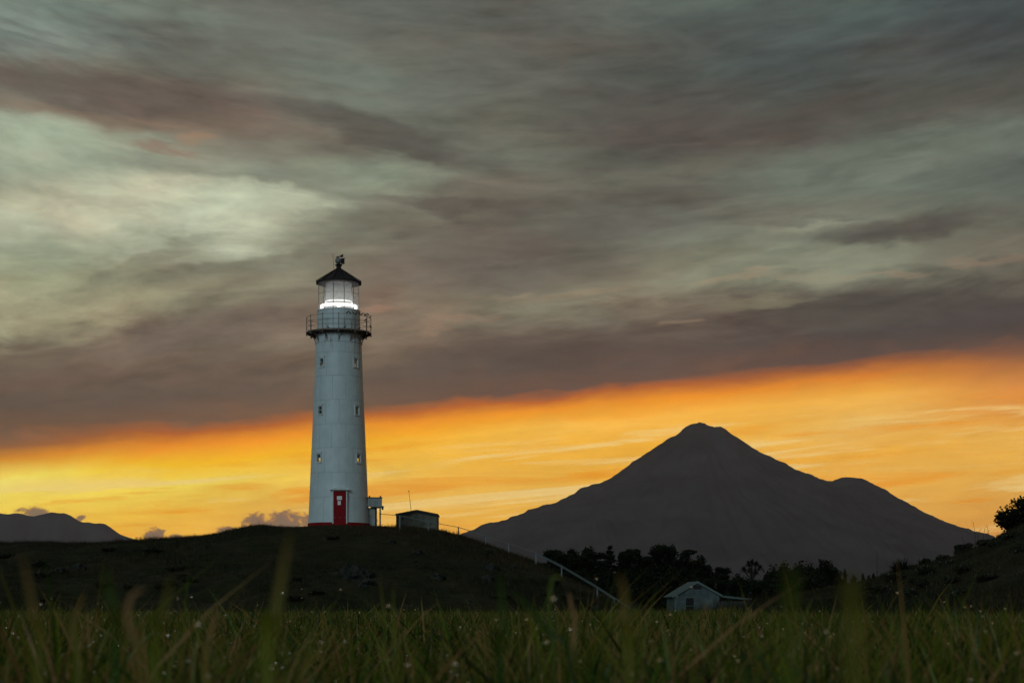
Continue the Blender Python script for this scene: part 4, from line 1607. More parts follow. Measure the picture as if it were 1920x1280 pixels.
def broad_tree(px, D, top, wpx, label, seed, trunk_h=0.35, style='round', group='trees behind the cottage', name='tree', cat='tree', bottom=None, mat=None, leaf=0.15, dens=1.0, cat_group=True):
    rng = random.Random(seed)
    x, z0 = gbase(px, D)
    s = D / FPX
    H = (HY - top) * s + CZ - z0
    Wd = wpx * s / 2 * (1.22 if D > 200 else 1.0)
    t = empty(name, (x, D, z0))
    tagp(t, label, cat, group)
    tr = MB()
    tr.tube([(0, 0, -0.3), (0.1 * Wd * rng.uniform(-1, 1), 0, H * 0.3), (0.2 * Wd * rng.uniform(-1, 1), 0.1, H * 0.72)], [H * 0.035 + 0.06, H * 0.026 + 0.03, H * 0.012], 8)
    cl = []
    nlimb = 9 if style != 'round' else 11
    for k in range(nlimb):
        a = 2 * pi * k / nlimb + rng.uniform(-0.3, 0.3)
        hz = rng.uniform(trunk_h, 0.95)
        if style == 'flat':
            reach = Wd * (0.45 + 0.5 * min(1, hz * 1.1)) * rng.uniform(0.75, 1.0)
            zt = H * (0.50 + 0.42 * rng.random())
        else:
            reach = Wd * rng.uniform(0.55, 0.85) * sqrt(max(0.12, 1 - ((hz - 0.55) / 0.50) ** 2))
            zt = H * hz
        ex, ey = cos(a) * reach, sin(a) * reach * 0.8
        zs_ = H * min(0.66, hz * 0.6)
        tr.tube([(0, 0, zs_), (ex * 0.5, ey * 0.5, (zs_ + zt) / 2 + 0.05 * H), (ex, ey, zt)], [H * 0.012 + 0.02, H * 0.008 + 0.015, 0.02], 5)
        for _ in range(3):
            rx = Wd * rng.uniform(0.22, 0.40)
            rz = rx * (rng.uniform(0.4, 0.6) if style == 'flat' else rng.uniform(0.6, 0.9))
            cxx = ex + rng.uniform(-0.22, 0.22) * Wd
            lim = max(0.1, Wd - rx)
            cxx = max(-lim, min(lim, cxx))
            cl.append((cxx, ey + rng.uniform(-0.2, 0.2) * Wd, min(zt + rng.uniform(-0.12, 0.10) * H, H - rz * 1.05), rx, rx, rz))
    cl.append((0, 0, H * 0.88, Wd * 0.38, Wd * 0.4, H * 0.11))
    cl.append((0, 0, H * 0.58, Wd * 0.72, Wd * 0.55, H * 0.28))
    if bottom:
        cl.append((0, 0, H * 0.25, Wd * 0.8, Wd * 0.6, H * 0.25))
    tr.build('trunk', M_BARK, t)
    n = int(dens * (1500 + 560 * Wd * H))
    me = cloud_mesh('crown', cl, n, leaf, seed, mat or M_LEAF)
    link_mesh('crown', me, t)
    return t


def bush(px, D, top, wpx, label, seed, group, mat=None, name='shrub', leaf=0.11, zoff=0.0, dens=1.0, spiky=False):
    rng = random.Random(seed)
    x, z0 = gbase(px, D)
    s = D / FPX
    H = max(0.3, (HY - top) * s + CZ - z0)
    Wd = wpx * s / 2
    t = empty(name, (x, D, z0))
    tagp(t, label, 'bush', group)
    st = MB()
    cl = []
    for k in range(6):
        a = 2 * pi * k / 6 + rng.uniform(-.4, .4)
        ex, ey, ez = cos(a) * Wd * 0.55, sin(a) * Wd * 0.5, H * rng.uniform(0.45, 0.78)
        st.tube([(0, 0, -0.2), (ex * 0.4, ey * 0.4, ez * 0.5), (ex, ey, ez)], [0.05, 0.035, 0.012], 5)
        rx = Wd * rng.uniform(0.30, 0.45)
        rz = min(rx * 0.9, H * 0.32)
        cl.append((ex, ey, min(ez, H - rz), rx, rx, rz))
    cl.append((0, 0, H * 0.62, Wd * 0.55, Wd * 0.5, H * 0.36))
    cl.append((0, 0, H * 0.30, Wd * 0.9, Wd * 0.7, H * 0.30))
    st.build('stems', M_BARK, t)
    n = int(dens * (600 + 800 * Wd * H))
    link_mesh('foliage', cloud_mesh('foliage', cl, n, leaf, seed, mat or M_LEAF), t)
    return t


G1 = 'trees behind the cottage'
broad_tree(1047, 232, 1030, 62, 'flat topped dark tree at the left end of the tree row', 101, 0.5, 'flat', G1, leaf=0.17)
broad_tree(1072, 240, 1027.5, 52, 'broad dark tree second from the left of the row', 102, 0.45, 'flat', G1, leaf=0.17, bottom=True)
broad_tree(1103, 230, 1025.5, 62, 'wide dark tree left of the pointed conifer', 103, 0.45, 'flat', G1, leaf=0.17, bottom=True)
broad_tree(1166, 236, 1034, 34, 'narrow dark tree just right of the pointed conifer', 104, 0.4, 'round', G1, leaf=0.16, bottom=True)
broad_tree(1188, 228, 1029, 36, 'upright dark tree with a ragged top right of the conifer', 105, 0.4, 'round', G1, leaf=0.16, bottom=True)
broad_tree(1217, 226, 1041.5, 34, 'lower dark tree in the dip before the tallest tree', 106, 0.3, 'round', G1, leaf=0.16, bottom=True)
broad_tree(1256, 222, 1019.5, 64, 'tallest broad dark tree standing above the cottage roof', 107, 0.45, 'round', G1, leaf=0.17, bottom=True)
broad_tree(1284, 226, 1030, 38, 'dark tree leaning on the right of the tallest tree', 108, 0.4, 'flat', G1, leaf=0.17, bottom=True)
broad_tree(1315, 222, 1040.5, 38, 'round headed dark tree over the right of the cottage gable', 109, 0.45, 'round', G1, leaf=0.16, bottom=True)
broad_tree(1349, 218, 1063, 34, 'small round dark tree at the right end of the row', 110, 0.4, 'round', G1, leaf=0.14)

# conifer with tiers
x, z0 = gbase(1143.5, 234)
Hc = (HY - 1022) * 234 / FPX + CZ
con = empty('conifer', (x, 234, z0))
tagp(con, 'pointed tiered conifer rising between the rounded trees', 'tree')
tr = MB()
tr.tube([(0, 0, -0.2), (0, 0, Hc * 0.6), (0, 0, Hc)], [0.2, 0.1, 0.015], 7)
rng = random.Random(5)
cl = []
for i in range(11):
    z = Hc * (0.26 + 0.070 * i)
    L = 1.9 * (1 - (z / Hc - 0.2) / 0.80) + 0.12
    for k in range(7):
        a = 2 * pi * k / 7 + i * 0.5
        z = Hc * (0.26 + 0.070 * i) + rng.uniform(-0.16, 0.16)
        ex, ey = cos(a) * L, sin(a) * L
        tr.tube([(0, 0, z - 0.05), (ex, ey, z + 0.10 * L)], [0.03, 0.01], 4, caps=False)
        for t_ in (0.45, 0.8, 1.0):
            cl.append((ex * t_, ey * t_, z + 0.08 * L * t_ + 0.04, 0.30 * (0.5 + 0.5 * L), 0.30, 0.17))
cl += [(0, 0, Hc * 0.35, 1.1, 1.1, 1.3), (0, 0, Hc * 0.55, 0.75, 0.75, 1.1), (0, 0, Hc * 0.75, 0.4, 0.4, 0.9)]
tr.build('trunk', M_BARK, con)
link_mesh('crown', cloud_mesh('crown', cl, 6500, 0.13, 77, M_LEAF), con)

# cabbage tree beside the row
x, z0 = gbase(1410, 205)
cab = empty('cabbage_tree', (x, 205, z0))
tagp(cab, 'cabbage tree with tufted spiky heads right of the cottage', 'tree')
s = 205 / FPX
Hc = (HY - 1044) * s + CZ
tr = MB()
tr.tube([(0, 0, -0.2), (0.05, 0, Hc * 0.5), (0, 0, Hc * 0.62)], [0.22, 0.16, 0.14], 8)
rngn = np.random.default_rng(4)
vs = []
for (ax, ay, az_) in [(-0.95, 0.1, 0.80), (-0.45, -0.3, 0.90), (0.05, 0.3, 0.93), (0.5, -0.2, 0.90), (0.95, 0.1, 0.84), (-0.2, 0.4, 0.78), (0.4, 0.2, 0.76)]:
    tr.tube([(0, 0, Hc * 0.58), (ax * 0.6, ay, Hc * (az_ - 0.12)), (ax, ay, Hc * (az_ - 0.04))], [0.11, 0.08, 0.06], 6)
    vs.append(sword_leaves((ax, ay, Hc * (az_ - 0.04)), 120, 0.62, 0.075, rngn, -0.45, 0.8))
tr.build('trunk', M_BARK, cab)
link_mesh('crown', sword_mesh('crown', np.vstack(vs), M_LEAF), cab)

G2 = 'dark shrubs between the cottage and the right hill'
for i, (px, D, top, wd, lab) in enumerate([
        (1385, 200, 1078, 60, 'low dark shrub touching the right end of the lean-to'),
        (1408, 199, 1082, 54, 'dense shrub below the cabbage tree'),
        (1448, 190, 1062, 54, 'ragged dark shrub right of the cabbage tree'),
        (1470, 186, 1056, 52, 'dark shrub with an even top between two taller ones'),
        (1500, 184, 1053, 56, 'dark shrub left of the tallest rounded shrub'),
        (1546, 180, 1048.5, 66, 'tallest rounded dark shrub in the group before the thin pole'),
        (1522, 170, 1080, 80, 'low shrub in front of the rounded shrub'),
        (1462, 172, 1096, 84, 'spreading low shrub right of the cottage'),
        (1574, 172, 1078, 34, 'small shrub at the right foot of the rounded shrub')]):
    bush(px, D, top, wd, lab, 200 + i, G2, leaf=0.15)
G3 = 'undergrowth shrubs below the tree row'
for i, (px, D, top, wd, lab) in enumerate([
        (1050, 222, 1062, 60, 'undergrowth shrub below the leftmost tree, beside the handrail'),
        (1092, 222, 1066, 60, 'undergrowth shrub below the second tree of the row'),
        (1135, 220, 1062, 62, 'undergrowth shrub at the foot of the conifer'),
        (1176, 218, 1066, 60, 'undergrowth shrub right of the conifer foot'),
        (1216, 214, 1070, 60, 'undergrowth shrub left of the cottage'),
        (1235, 205, 1088, 50, 'low shrub against the left wall of the cottage'),
        (1190, 200, 1096, 70, 'low wide shrub in the open left of the cottage'),
        (1140, 198, 1100, 70, 'low wide shrub behind the bottom of the handrail'),
        (1258, 212, 1066, 60, 'undergrowth shrub behind the cottage gable'),
        (1300, 210, 1072, 60, 'undergrowth shrub behind the cottage ridge'),
        (1340, 208, 1078, 56, 'undergrowth shrub behind the lean-to roof')]):
    bush(px, D, top, wd, lab, 240 + i, G3, leaf=0.16)
for i, (px, D, top, wd, lab) in enumerate([
        (1436, 186, 1084, 70, 'filler shrub at the foot of the cabbage tree, left'),
        (1478, 178, 1070, 86, 'broad shrub below the even topped one'),
        (1518, 188, 1058, 60, 'shrub touching the left side of the tallest rounded shrub'),
        (1380, 212, 1082, 70, 'dim shrub behind the end of the lean-to roof')]):
    bush(px, D, top, wd, lab, 230 + i, G2, leaf=0.15)
G4 = 'tiny far shrubs on the low skyline'
for i, (px, top, wd, lab) in enumerate([(1584, 1067, 9, 'tiny pale far shrub right of the rounded shrub'), (1600, 1077, 14, 'tiny far shrub in the middle of the low skyline'),
                                        (1618, 1074, 10, 'tiny far shrub with a rounded head on the low skyline'), (1629, 1077, 7, 'smallest far shrub left of the thin pole'), (1638, 1073, 7, 'tiny far shrub nearest the thin pole')]):
    bush(px, 150, top, wd, lab, 260 + i, G4, leaf=0.09, name='far_shrub')

# thin pole
x, z0 = gbase(1644.5, 165)
pole = empty('pole', (x, 165, z0))
tagp(pole, 'thin dark pole standing alone between the shrubs and the right hill', 'pole')
mb = MB()
zt = CZ + (HY - 1030) * 165 / FPX - z0
mb.tube([(0, 0, -0.3), (0, 0, zt)], [0.035, 0.022], 6)
mb.build('shaft', M_BLACK, pole)
mb = MB()
mb.box(-0.12, 0.12, -0.02, 0.02, zt * 0.55, zt * 0.55 + 0.03)
mb.build('crosspiece', M_BLACK, pole)

# right hill planting
G5 = 'scrub bushes on the right hill'
for i, (px, D, top, wd, lab) in enumerate([
        (1736, 99, 1047, 20, 'small bush beside the spiky clump on the right hill'),
        (1766, 99, 1040, 26, 'rounded bush halfway up the right hill skyline'),
        (1799, 99, 1020, 24, 'dark round bush on the steep part of the right skyline'),
        (1816, 99, 1018, 20, 'low bush upslope of the dark round one'),
        (1706, 90, 1082, 46, 'broad low bush on the face of the right hill, lower left'),
        (1780, 88, 1076, 50, 'broad low bush in the middle of the right hill face'),
        (1850, 90, 1050, 46, 'broad low bush high on the face of the right hill'),
        (1895, 86, 1046, 50, 'broad bush at the right edge of the hill face'),
        (1624, 92, 1092, 54, 'low scrub bush at the left foot of the right hill'),
        (1566, 94, 1104, 54, 'lowest scrub bush reaching out from the right hill')]):
    bush(px, D, top, wd, lab, 300 + i, G5, mat=M_LEAF2, leaf=0.06, dens=1.6)
rs = random.Random(44)
for i in range(18):
    px = rs.uniform(1600, 1915)
    ridge = float(np.interp(px, RC_PX, RC_PY))
    py = ridge + rs.uniform(14, 0.75 * (1148 - ridge))
    x, D, z = hit(px, py, 63, 99)
    bush(px, D, py - rs.uniform(9, 20), rs.uniform(24, 52), 'low dark scrub bush on the face of the right hill', 320 + i, 'low scrub on the face of the right hill', mat=M_LEAF2, leaf=0.055, dens=1.5)
for i in range(26):
    px = rs.uniform(-10, 1120)
    ridge = float(np.interp(px, HC_PX, HC_PY))
    py = ridge + rs.uniform(16, max(20, 1138 - ridge))
    x, D, z = hit(px, py, 84, 126)
    bush(px, D, py - rs.uniform(5, 12), rs.uniform(18, 48), 'low dark tussock clump on the slope of the lighthouse hill', 350 + i, 'tussock clumps on the lighthouse hill', mat=M_LEAF2, leaf=0.05, dens=1.3, name='tussock')
broad_tree(1912, 101, 932, 92, 'dark tree leaning over the skyline at the right edge', 401, 0.15, 'round', None, leaf=0.085, dens=1.7, name='tree')


def spiky(px, D, top, wpx, label, seed, name='flax', n=90, group=None):
    x, z0 = gbase(px, D)
    s = D / FPX
    H = max(0.25, (HY - top) * s + CZ - z0)
    rngn = np.random.default_rng(seed)
    t = empty(name, (x, D, z0))
    tagp(t, label, 'plant', group)
    vs = []
    Wd = wpx * s / 2
    for k in range(max(1, int(wpx / 16))):
        off = 0 if wpx < 20 else rngn.uniform(-0.5, 0.5) * Wd
        vs.append(sword_leaves((off, rngn.uniform(-.2, .2), -0.05), n, H * 0.95, 0.045 * (0.5 + H * 0.5), rngn, 0.25, 0.7))
    link_mesh('leaves', sword_mesh('leaves', np.vstack(vs), M_LEAF, seed), t)
    r = MB()
    r.tube([(0, 0, -0.2), (0, 0, 0.08)], [0.12, 0.08], 6)
    r.build('crown_base', M_BARK, t)


spiky(1688, 98, 1041, 60, 'wide spiky clump on the left shoulder of the right hill', 1)
spiky(1727, 98, 1036, 14, 'small upright spiky plant beside the wide spiky clump', 2, n=30)
spiky(303, 126, 1000, 14, 'small spiky plant on the left ridge below the low cloud', 3, n=16)
spiky(40, 126, 1016, 18, 'spiky tuft on the ridge near the left edge', 4, n=20)
spiky(210, 126, 1011, 20, 'low ragged plant on the ridge before the left range', 5, n=22)
spiky(128, 126, 1013, 12, 'tiny tuft on the ridge under the left range summit', 6, n=16)

# rocks on the hill
import bmesh


def boulder(px, py, wpx, hpx, label, seed):
    x, y, z = hit(px, py + hpx * 0.5)
    s = y / FPX
    bm = bmesh.new()
    bmesh.ops.create_icosphere(bm, subdivisions=3, radius=1.0)
    rr = np.random.default_rng(seed)
    for v in bm.verts:
        c = v.co.copy()
        k = 1 + 0.75 * float(fbm(c.x * 1.8 + seed, c.y * 1.8 + c.z * 2.1, seed, 4))
        k = min(k, 1.12)
        v.co = Vector((c.x * wpx * s / 2 * k, c.y * wpx * s / 2.4 * k, c.z * hpx * s * 0.62 * k))
    me = bpy.data.meshes.new('boulder')
    bm.to_mesh(me)
    bm.free()
    me.materials.append(M_ROCK)
    o = link_mesh('boulder', me, None, (x, y, z - hpx * s * 0.06), (0, 0, rr.random() * 0.6))
    tagp(o, label, 'boulder', 'boulders on the lighthouse hill')


for i, a in enumerate([
        (148, 1056, 32, 22, 'pale rounded boulder on the left slope of the hill'),
        (112, 1064, 26, 16, 'darker low boulder left of the pale rounded one'),
        (667, 1062, 74, 46, 'largest lichened outcrop on the slope below the lighthouse'),
        (686, 1086, 42, 22, 'broken grey outcrop at the foot of the largest one'),
        (732, 1012, 20, 9, 'flat boulder just under the hilltop right of the door'),
        (782, 1032, 26, 12, 'low grey boulder on the slope below the shed'),
        (778, 1050, 12, 6, 'small stone under the low grey boulder'),
        (922, 1056, 30, 24, 'mottled boulder below the handrail on the right slope'),
        (914, 1078, 26, 18, 'dark boulder under the mottled one by the handrail'),
        (962, 1060, 14, 8, 'small boulder just below the handrail posts'),
        (820, 1075, 30, 18, 'dim boulder in the hollow right of the outcrop'),
        (1120, 1136, 26, 14, 'boulder at the bottom end of the handrail')]):
    boulder(*a, 500 + i)


# ------------------------------------------------------------------ grass
def blades(x, y, z, h, w, lean, droop, ang, tint, seg, orient=None, jitter=0.2):
    """vectorised ribbon blades; returns verts, flat faces, counts, tint"""
    n = len(x)
    rng = np.random.default_rng(n)
    if orient is None:
        orient = rng.random(n) * pi
    sx, sy = np.cos(orient), np.sin(orient)
    V = np.zeros((n, 2 * seg + 1, 3), dtype=np.float32)
    for k in range(seg + 1):
        t = k / seg
        off = lean * h * (t ** 2)
        cx = x + np.cos(ang) * off
        cy = y + np.sin(ang) * off
        cz_ = z + h * (t - droop * t ** 3)
        ww = w * 0.5 * (1 - t ** 2.2) * (0.65 + 0.35 * min(1, t * 5))
        if k < seg:
            V[:, 2 * k] = np.stack([cx - sx * ww, cy - sy * ww, cz_], -1)
            V[:, 2 * k + 1] = np.stack([cx + sx * ww, cy + sy * ww, cz_], -1)
        else:
            V[:, 2 * k] = np.stack([cx, cy, cz_], -1)
    per = 2 * seg + 1
    base = (np.arange(n) * per)[:, None]
    fq = []
    for k in range(seg - 1):
        fq += [2 * k, 2 * k + 1, 2 * k + 3, 2 * k + 2]
    fq += [2 * seg - 2, 2 * seg - 1, 2 * seg]
    F = (base + np.array(fq)[None, :]).reshape(-1)
    cnt = np.tile(np.array([4] * (seg - 1) + [3]), n)
    T_ = np.repeat(tint, per)
    return V.reshape(-1, 3), F, cnt, T_, V


def scatter(n, d0, d1, umin=-0.335, umax=0.335, power=2.0, rng=RNG):
    t = rng.random(n)
    D = (d0 ** power + t * (d1 ** power - d0 ** power)) ** (1 / power)
    u = umin + (umax - umin) * rng.random(n)
    return u * D, D


def tuft_scatter(n, d0, d1, per, spread, **kw):
    m = max(1, n // per)
    cx, cy = scatter(m, d0, d1, **kw)
    cx, cy = np.repeat(cx, per), np.repeat(cy, per)
    return cx + RNG.normal(size=m * per) * spread, cy + RNG.normal(size=m * per) * spread


drops = []


def field_patch(name, n, d0, d1, per, spread, hmu, hsd, w0, seg, dewfrac, dsize):
    x, y = tuft_scatter(n, d0, d1, per, spread)
    k = (y > d0 * 0.8) & (height(x, y) < 0.22)
    x, y = x[k], y[k]
    n = len(x)
    z = height(x, y) - 0.02
    patch = fbm(x * 0.45, y * 0.25, 60, 3)
    u = x / y
    h = np.clip(hmu + hsd * RNG.normal(size=n) + 0.14 * patch, 0.12, hmu + 2.2 * hsd + 0.05)
    # the stand is taller right of centre, in the middle distance
    px = u * FPX + 960
    bump = np.exp(-((px - 1040) / 170) ** 2) * (y < 11) * (y > 2.5)
    h = h * (1 + bump * (0.08 + 0.20 * RNG.random(n) ** 2)) + (y < 30) * (y > 3) * 0.13 * fbm(x * 2.4, y * 1.2, 63, 2)
    h = h * np.where((RNG.random(n) < 0.05) & (y > 2.5), RNG.uniform(1.05, 1.22, n), 1.0)
    w = w0 * RNG.uniform(0.6, 1.3, n)
    tint = np.clip(0.43 + 0.27 * RNG.normal(size=n) + 0.30 * fbm(x * 0.9, y * 0.5, 61, 3), 0, 0.86)
    dry = RNG.random(n) < 0.11
    tint = np.where(dry, RNG.uniform(0.76, 1.0, n), tint)
    lean = RNG.uniform(0.05, 0.75, n)
    droop = np.where(RNG.random(n) < 0.4, RNG.uniform(0.2, 0.75, n), RNG.uniform(0, 0.2, n))
    ang = RNG.random(n) * 2 * pi
    V, F, c, T_, VV = blades(x, y, z, h, w, lean, droop, ang, tint, seg)
    me = np_mesh(name, V, F, c, M_GRASS, T_)
    o = link_mesh(name, me)
    m = int(n * dewfrac)
    if m:
        idx = RNG.choice(n, m, replace=False)
        kk = RNG.integers(max(1, seg - 2), seg + 1, m)
        drops.append((VV[idx, np.minimum(2 * kk, 2 * seg)], np.full(m, dsize) * RNG.uniform(0.5, 1.25, m)))
    return o


o = field_patch('closest_grass', 4200, 1.25, 3.4, 7, 0.05, 0.515, 0.045, 0.0115, 7, 0.12, 0.0034)
tagp(o, 'soft blurred dewy grass closest to the camera', 'grass', None, 'stuff')
o = field_patch('near_grass', 15000, 3.0, 8.5, 8, 0.07, 0.525, 0.07, 0.0145, 6, 0.08, 0.0042)
tagp(o, 'long dewy arching grass a few steps from the camera', 'grass', None, 'stuff')
o = field_patch('middle_grass', 52000, 8.0, 28.0, 10, 0.12, 0.46, 0.085, 0.021, 5, 0.07, 0.0058)
tagp(o, 'long green and tan grass of the field in the middle distance', 'grass', None, 'stuff')
o = field_patch('far_grass', 90000, 27.0, 98.0, 14, 0.25, 0.38, 0.10, 0.034, 3, 0.012, 0.013)
tagp(o, 'far part of the grass field below the hills', 'grass', None, 'stuff')

# dew drops as small water beads
DP = np.vstack([d[0] for d in drops])
DR = np.concatenate([d[1] for d in drops])
bm = bmesh.new()
bmesh.ops.create_icosphere(bm, subdivisions=2, radius=1.0)
iv = np.array([v.co[:] for v in bm.verts])
if_ = np.array([[v.index for v in f.verts] for f in bm.faces])
bm.free()
DV = (iv[None] * DR[:, None, None] + DP[:, None, :]).reshape(-1, 3)
DF = (if_[None] + (np.arange(len(DP)) * len(iv))[:, None, None]).reshape(-1)
gm = bpy.data.materials.new('water_bead')
gm.use_nodes = True
T = NT(gm.node_tree)
T.n.clear()
o_ = T.new('ShaderNodeOutputMaterial')
g_ = T.new('ShaderNodeBsdfGlass')
g_.inputs['IOR'].default_value = 1.33
g_.inputs['Roughness'].default_value = 0.02
T.l.new(g_.outputs[0], o_.inputs[0])
me = np_mesh('dew_drops', DV, DF, np.full(len(DP) * len(if_), 3), gm, smooth=True)
o = link_mesh('dew_drops', me)
tagp(o, 'clear dew drops hanging on the grass blades', 'dew', None, 'stuff')


# hill cover: short tussocky grass
def hill_cover(name, n, d0, d1, umin, umax, hmu, w0, lab, seg=2, mat=None, per=9, spread=0.25, thresh=0.25, tmu=0.45):
    x, y = tuft_scatter(n, d0, d1, per, spread, umin=umin, umax=umax)
    z = height(x, y)
    k = z > thresh
    # keep the tower, porch and shed footprints clear
    k &= np.hypot(x - TX, y - TD) > 2.5
    k &= ~((np.abs(x - shx) < 2.0) & (y > SD - 0.2))
    x, y, z = x[k], y[k], z[k]
    n = len(x)
    patch = fbm(x * 0.22, y * 0.22, 70, 3)
    h = np.clip(hmu * (1 + 0.5 * RNG.normal(size=n) + 1.6 * patch + 0.9 * fbm(x * 0.8, y * 0.8, 73, 2)), 0.04, hmu * 3.4)
    near_t = np.exp(-(np.hypot(x - TX, (y - TD)) / 9.0) ** 2)
    h = h * (1 - 0.55 * near_t)
    w = w0 * RNG.uniform(0.5, 1.3, n)
    tint = np.clip(tmu + 0.18 * RNG.normal(size=n) + 0.45 * fbm(x * 0.16, y * 0.16, 71, 3), 0, 1)
    V, F, c, T_, VV = blades(x, y, z - 0.03, h, w, RNG.uniform(0.05, 0.7, n), RNG.uniform(0, 0.3, n), RNG.random(n) * 2 * pi, tint, seg)
    o = link_mesh(name, np_mesh(name, V, F, c, mat or M_HGRASS, T_))
    tagp(o, lab, 'grass', None, 'stuff')


hill_cover('hill_grass', 190000, 80, 142, -0.34, 0.09, 0.16, 0.030, 'rough short brown and green grass covering the lighthouse hill')
hill_cover('scrub_grass', 110000, 60, 112, 0.11, 0.34, 0.15, 0.026, 'tall rough scrub grass covering the right hill', seg=3, tmu=0.5)
# fringe of fine stems along the skyline, warm rim light put into their tint
hill_cover('ridge_grass', 26000, 121, 130, -0.34, 0.09, 0.26, 0.016, 'fine grass stems along the crest of the lighthouse hill', seg=3, per=5, spread=0.12, tmu=0.65)

hill_cover('dry_weeds', 2200, 140, 160, 0.100, 0.165, 0.75, 0.022, 'dry brown weeds standing in front of the cottage', seg=3, per=6, spread=0.3, thresh=-1, tmu=0.6)

# tall seeding stems on the right skyline
for i, (px, top, bot, lab) in enumerate([(1829, 974, 1006, 'tallest bent seed stem on the right skyline'), (1843, 985, 1006, 'thin seed stem right of the tallest bent one'),
                                         (1855, 983, 1001, 'upright seed stem nearest the tree at the right edge'), (1833, 990, 1008, 'short seed stem beside the tallest bent one'),
                                         (1808, 1003, 1018, 'short thin stem on the skyline above the round bush'), (1848, 993, 1004, 'shortest stem between two taller seed stems')]):
    D = 98.0
    x, z0 = gbase(px, D)
    zt = CZ + (HY - top) * D / FPX
    h = max(0.4, zt - z0)
    mb = MB()
    b = 0.12 * (1 if i % 2 else -1)
    mb.tube([(0, 0, -0.1), (b * 0.2, 0, h * 0.5), (b, 0, h * 0.9), (b * 2.2, 0, h)], [0.012, 0.010, 0.009, 0.004], 4)
    o = mb.build('seed_grass', M_HGRASS, None, (x, D, z0))
    tagp(o, lab, 'grass stem', 'seed stems on the right skyline')


# ------------------------------------------------------------------ single long blades close to the camera
def long_blade(pts, width, tint, label, D):
    """pts: picture points from foot to tip at distance D"""
    P3 = [Vector(P(a, b, D)) for a, b in pts]
    foot = Vector((P3[0].x - (P3[1].x - P3[0].x) * 0.4, D + 0.03, 0.0))
    P3 = [foot] + P3
    # resample smoothly
    out = []
    m = 18
    for k in range(m + 1):
        t = k / m * (len(P3) - 1)
        i = min(int(t), len(P3) - 2)
        f = t - i
        p0, p1, p2, p3 = P3[max(i - 1, 0)], P3[i], P3[i + 1], P3[min(i + 2, len(P3) - 1)]
        out.append(0.5 * ((2 * p1) + (p2 - p0) * f + (2 * p0 - 5 * p1 + 4 * p2 - p3) * f * f + (3 * p1 - p0 - 3 * p2 + p3) * f ** 3))
    vs, fs, tn = [], [], []
    o0 = out[0].copy()
    for k, p in enumerate(out):
        t = k / m
        w_ = width / 2 * (0.6 + 0.4 * min(1, t * 4)) * (1 - t ** 3.5) + 0.0002
        dvec = (out[min(k + 1, m)] - out[max(k - 1, 0)]).normalized()
        sd = dvec.cross(Vector((0.15, 1, 0))).normalized()
        q = p - o0
        vs += [q - sd * w_, q + Vector((0, 0.0022, 0)), q + sd * w_]
        tn += [tint * (0.75 + 0.35 * t)] * 3
    for k in range(m):
        a = 3 * k
        fs += [(a, a + 1, a + 4, a + 3), (a + 1, a + 2, a + 5, a + 4)]
    me = np_mesh('tall_grass', np.array([v[:] for v in vs]), np.array([i for f in fs for i in f]), np.full(len(fs), 4), M_GRASS, np.array(tn), smooth=True)
    o = link_mesh('tall_grass', me, None, o0)
    tagp(o, label, 'grass blade', 'single long blades close to the camera')


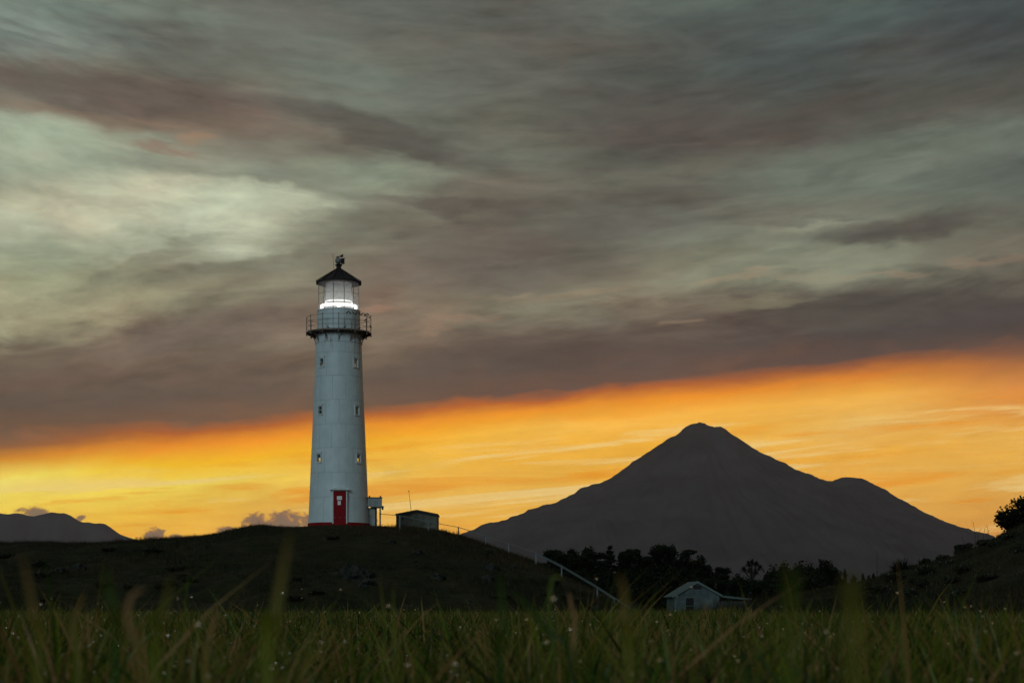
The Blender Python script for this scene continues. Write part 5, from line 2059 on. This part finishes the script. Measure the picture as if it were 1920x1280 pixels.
for a in [
        ([(498, 1290), (512, 1180), (526, 1090), (545, 990)], 0.0098, 0.72, 'widest blurred blade leaning right before the lighthouse hill', 1.15),
        ([(74, 1290), (66, 1180), (54, 1100), (40, 1035)], 0.0070, 0.80, 'blurred tan blade near the left edge leaning left', 1.25),
        ([(215, 1290), (222, 1180), (205, 1110), (196, 1060)], 0.0080, 0.40, 'dim green blurred blade left of the curled tan one', 1.1),
        ([(262, 1290), (250, 1200), (238, 1150), (250, 1112), (275, 1106)], 0.0080, 0.95, 'curled pinkish tan blade arching over at the left', 1.5),
        ([(290, 1290), (300, 1180), (312, 1120), (322, 1072)], 0.0060, 0.70, 'faint upright blade right of the curled tan one', 1.2),
        ([(385, 1290), (392, 1200), (402, 1160), (416, 1132)], 0.0070, 0.9, 'short blurred orange tan blade with a blunt tip left of centre', 2.2),
        ([(935, 1290), (944, 1190), (940, 1120), (938, 1070)], 0.0085, 0.30, 'dark green upright blade right of centre', 1.6),
        ([(1075, 1290), (1030, 1190), (990, 1135), (950, 1104)], 0.0075, 0.25, 'green blade bending left across the middle of the field', 2.0),
        ([(1040, 1290), (1030, 1150), (1034, 1090), (1045, 1080), (1058, 1092)], 0.0060, 0.5, 'green blade with a hooked tip right of centre', 2.6),
        ([(1180, 1290), (1172, 1190), (1170, 1110), (1160, 1075)], 0.0075, 0.78, 'brownish blurred blade left of the cottage', 1.3),
        ([(1482, 1290), (1480, 1180), (1482, 1110), (1474, 1050)], 0.0050, 0.62, 'wide olive blurred blade right of the cottage', 0.72),
        ([(1600, 1290), (1590, 1190), (1590, 1130), (1583, 1078)], 0.0055, 0.78, 'wide brown blurred blade in front of the right shrubs', 0.72),
        ([(742, 1290), (738, 1180), (737, 1130), (739, 1092)], 0.0040, 0.62, 'narrow upright blade below the shed', 3.0),
        ([(716, 1290), (722, 1170), (716, 1120), (712, 1076)], 0.0035, 0.68, 'narrow leaning blade left of its upright twin below the shed', 3.2),
        ([(1070, 1290), (1078, 1170), (1070, 1130), (1066, 1105)], 0.0070, 0.93, 'short tan blade beside the hooked green one', 2.6),
        ([(1500, 1290), (1505, 1180), (1515, 1140), (1524, 1118)], 0.0040, 0.62, 'thin blade leaning right in front of the dark shrubs', 4.0),
        ([(1785, 1290), (1782, 1180), (1776, 1130), (1768, 1110)], 0.0035, 0.62, 'thin stem before the right hill', 4.0),
        ([(150, 1290), (135, 1190), (150, 1130), (160, 1112)], 0.0060, 0.80, 'pale tan blade left of the dim green one', 2.0)]:
    long_blade(a[0], a[1] * (0.72 if a[4] < 2 else 0.9), a[2], a[3], a[4])
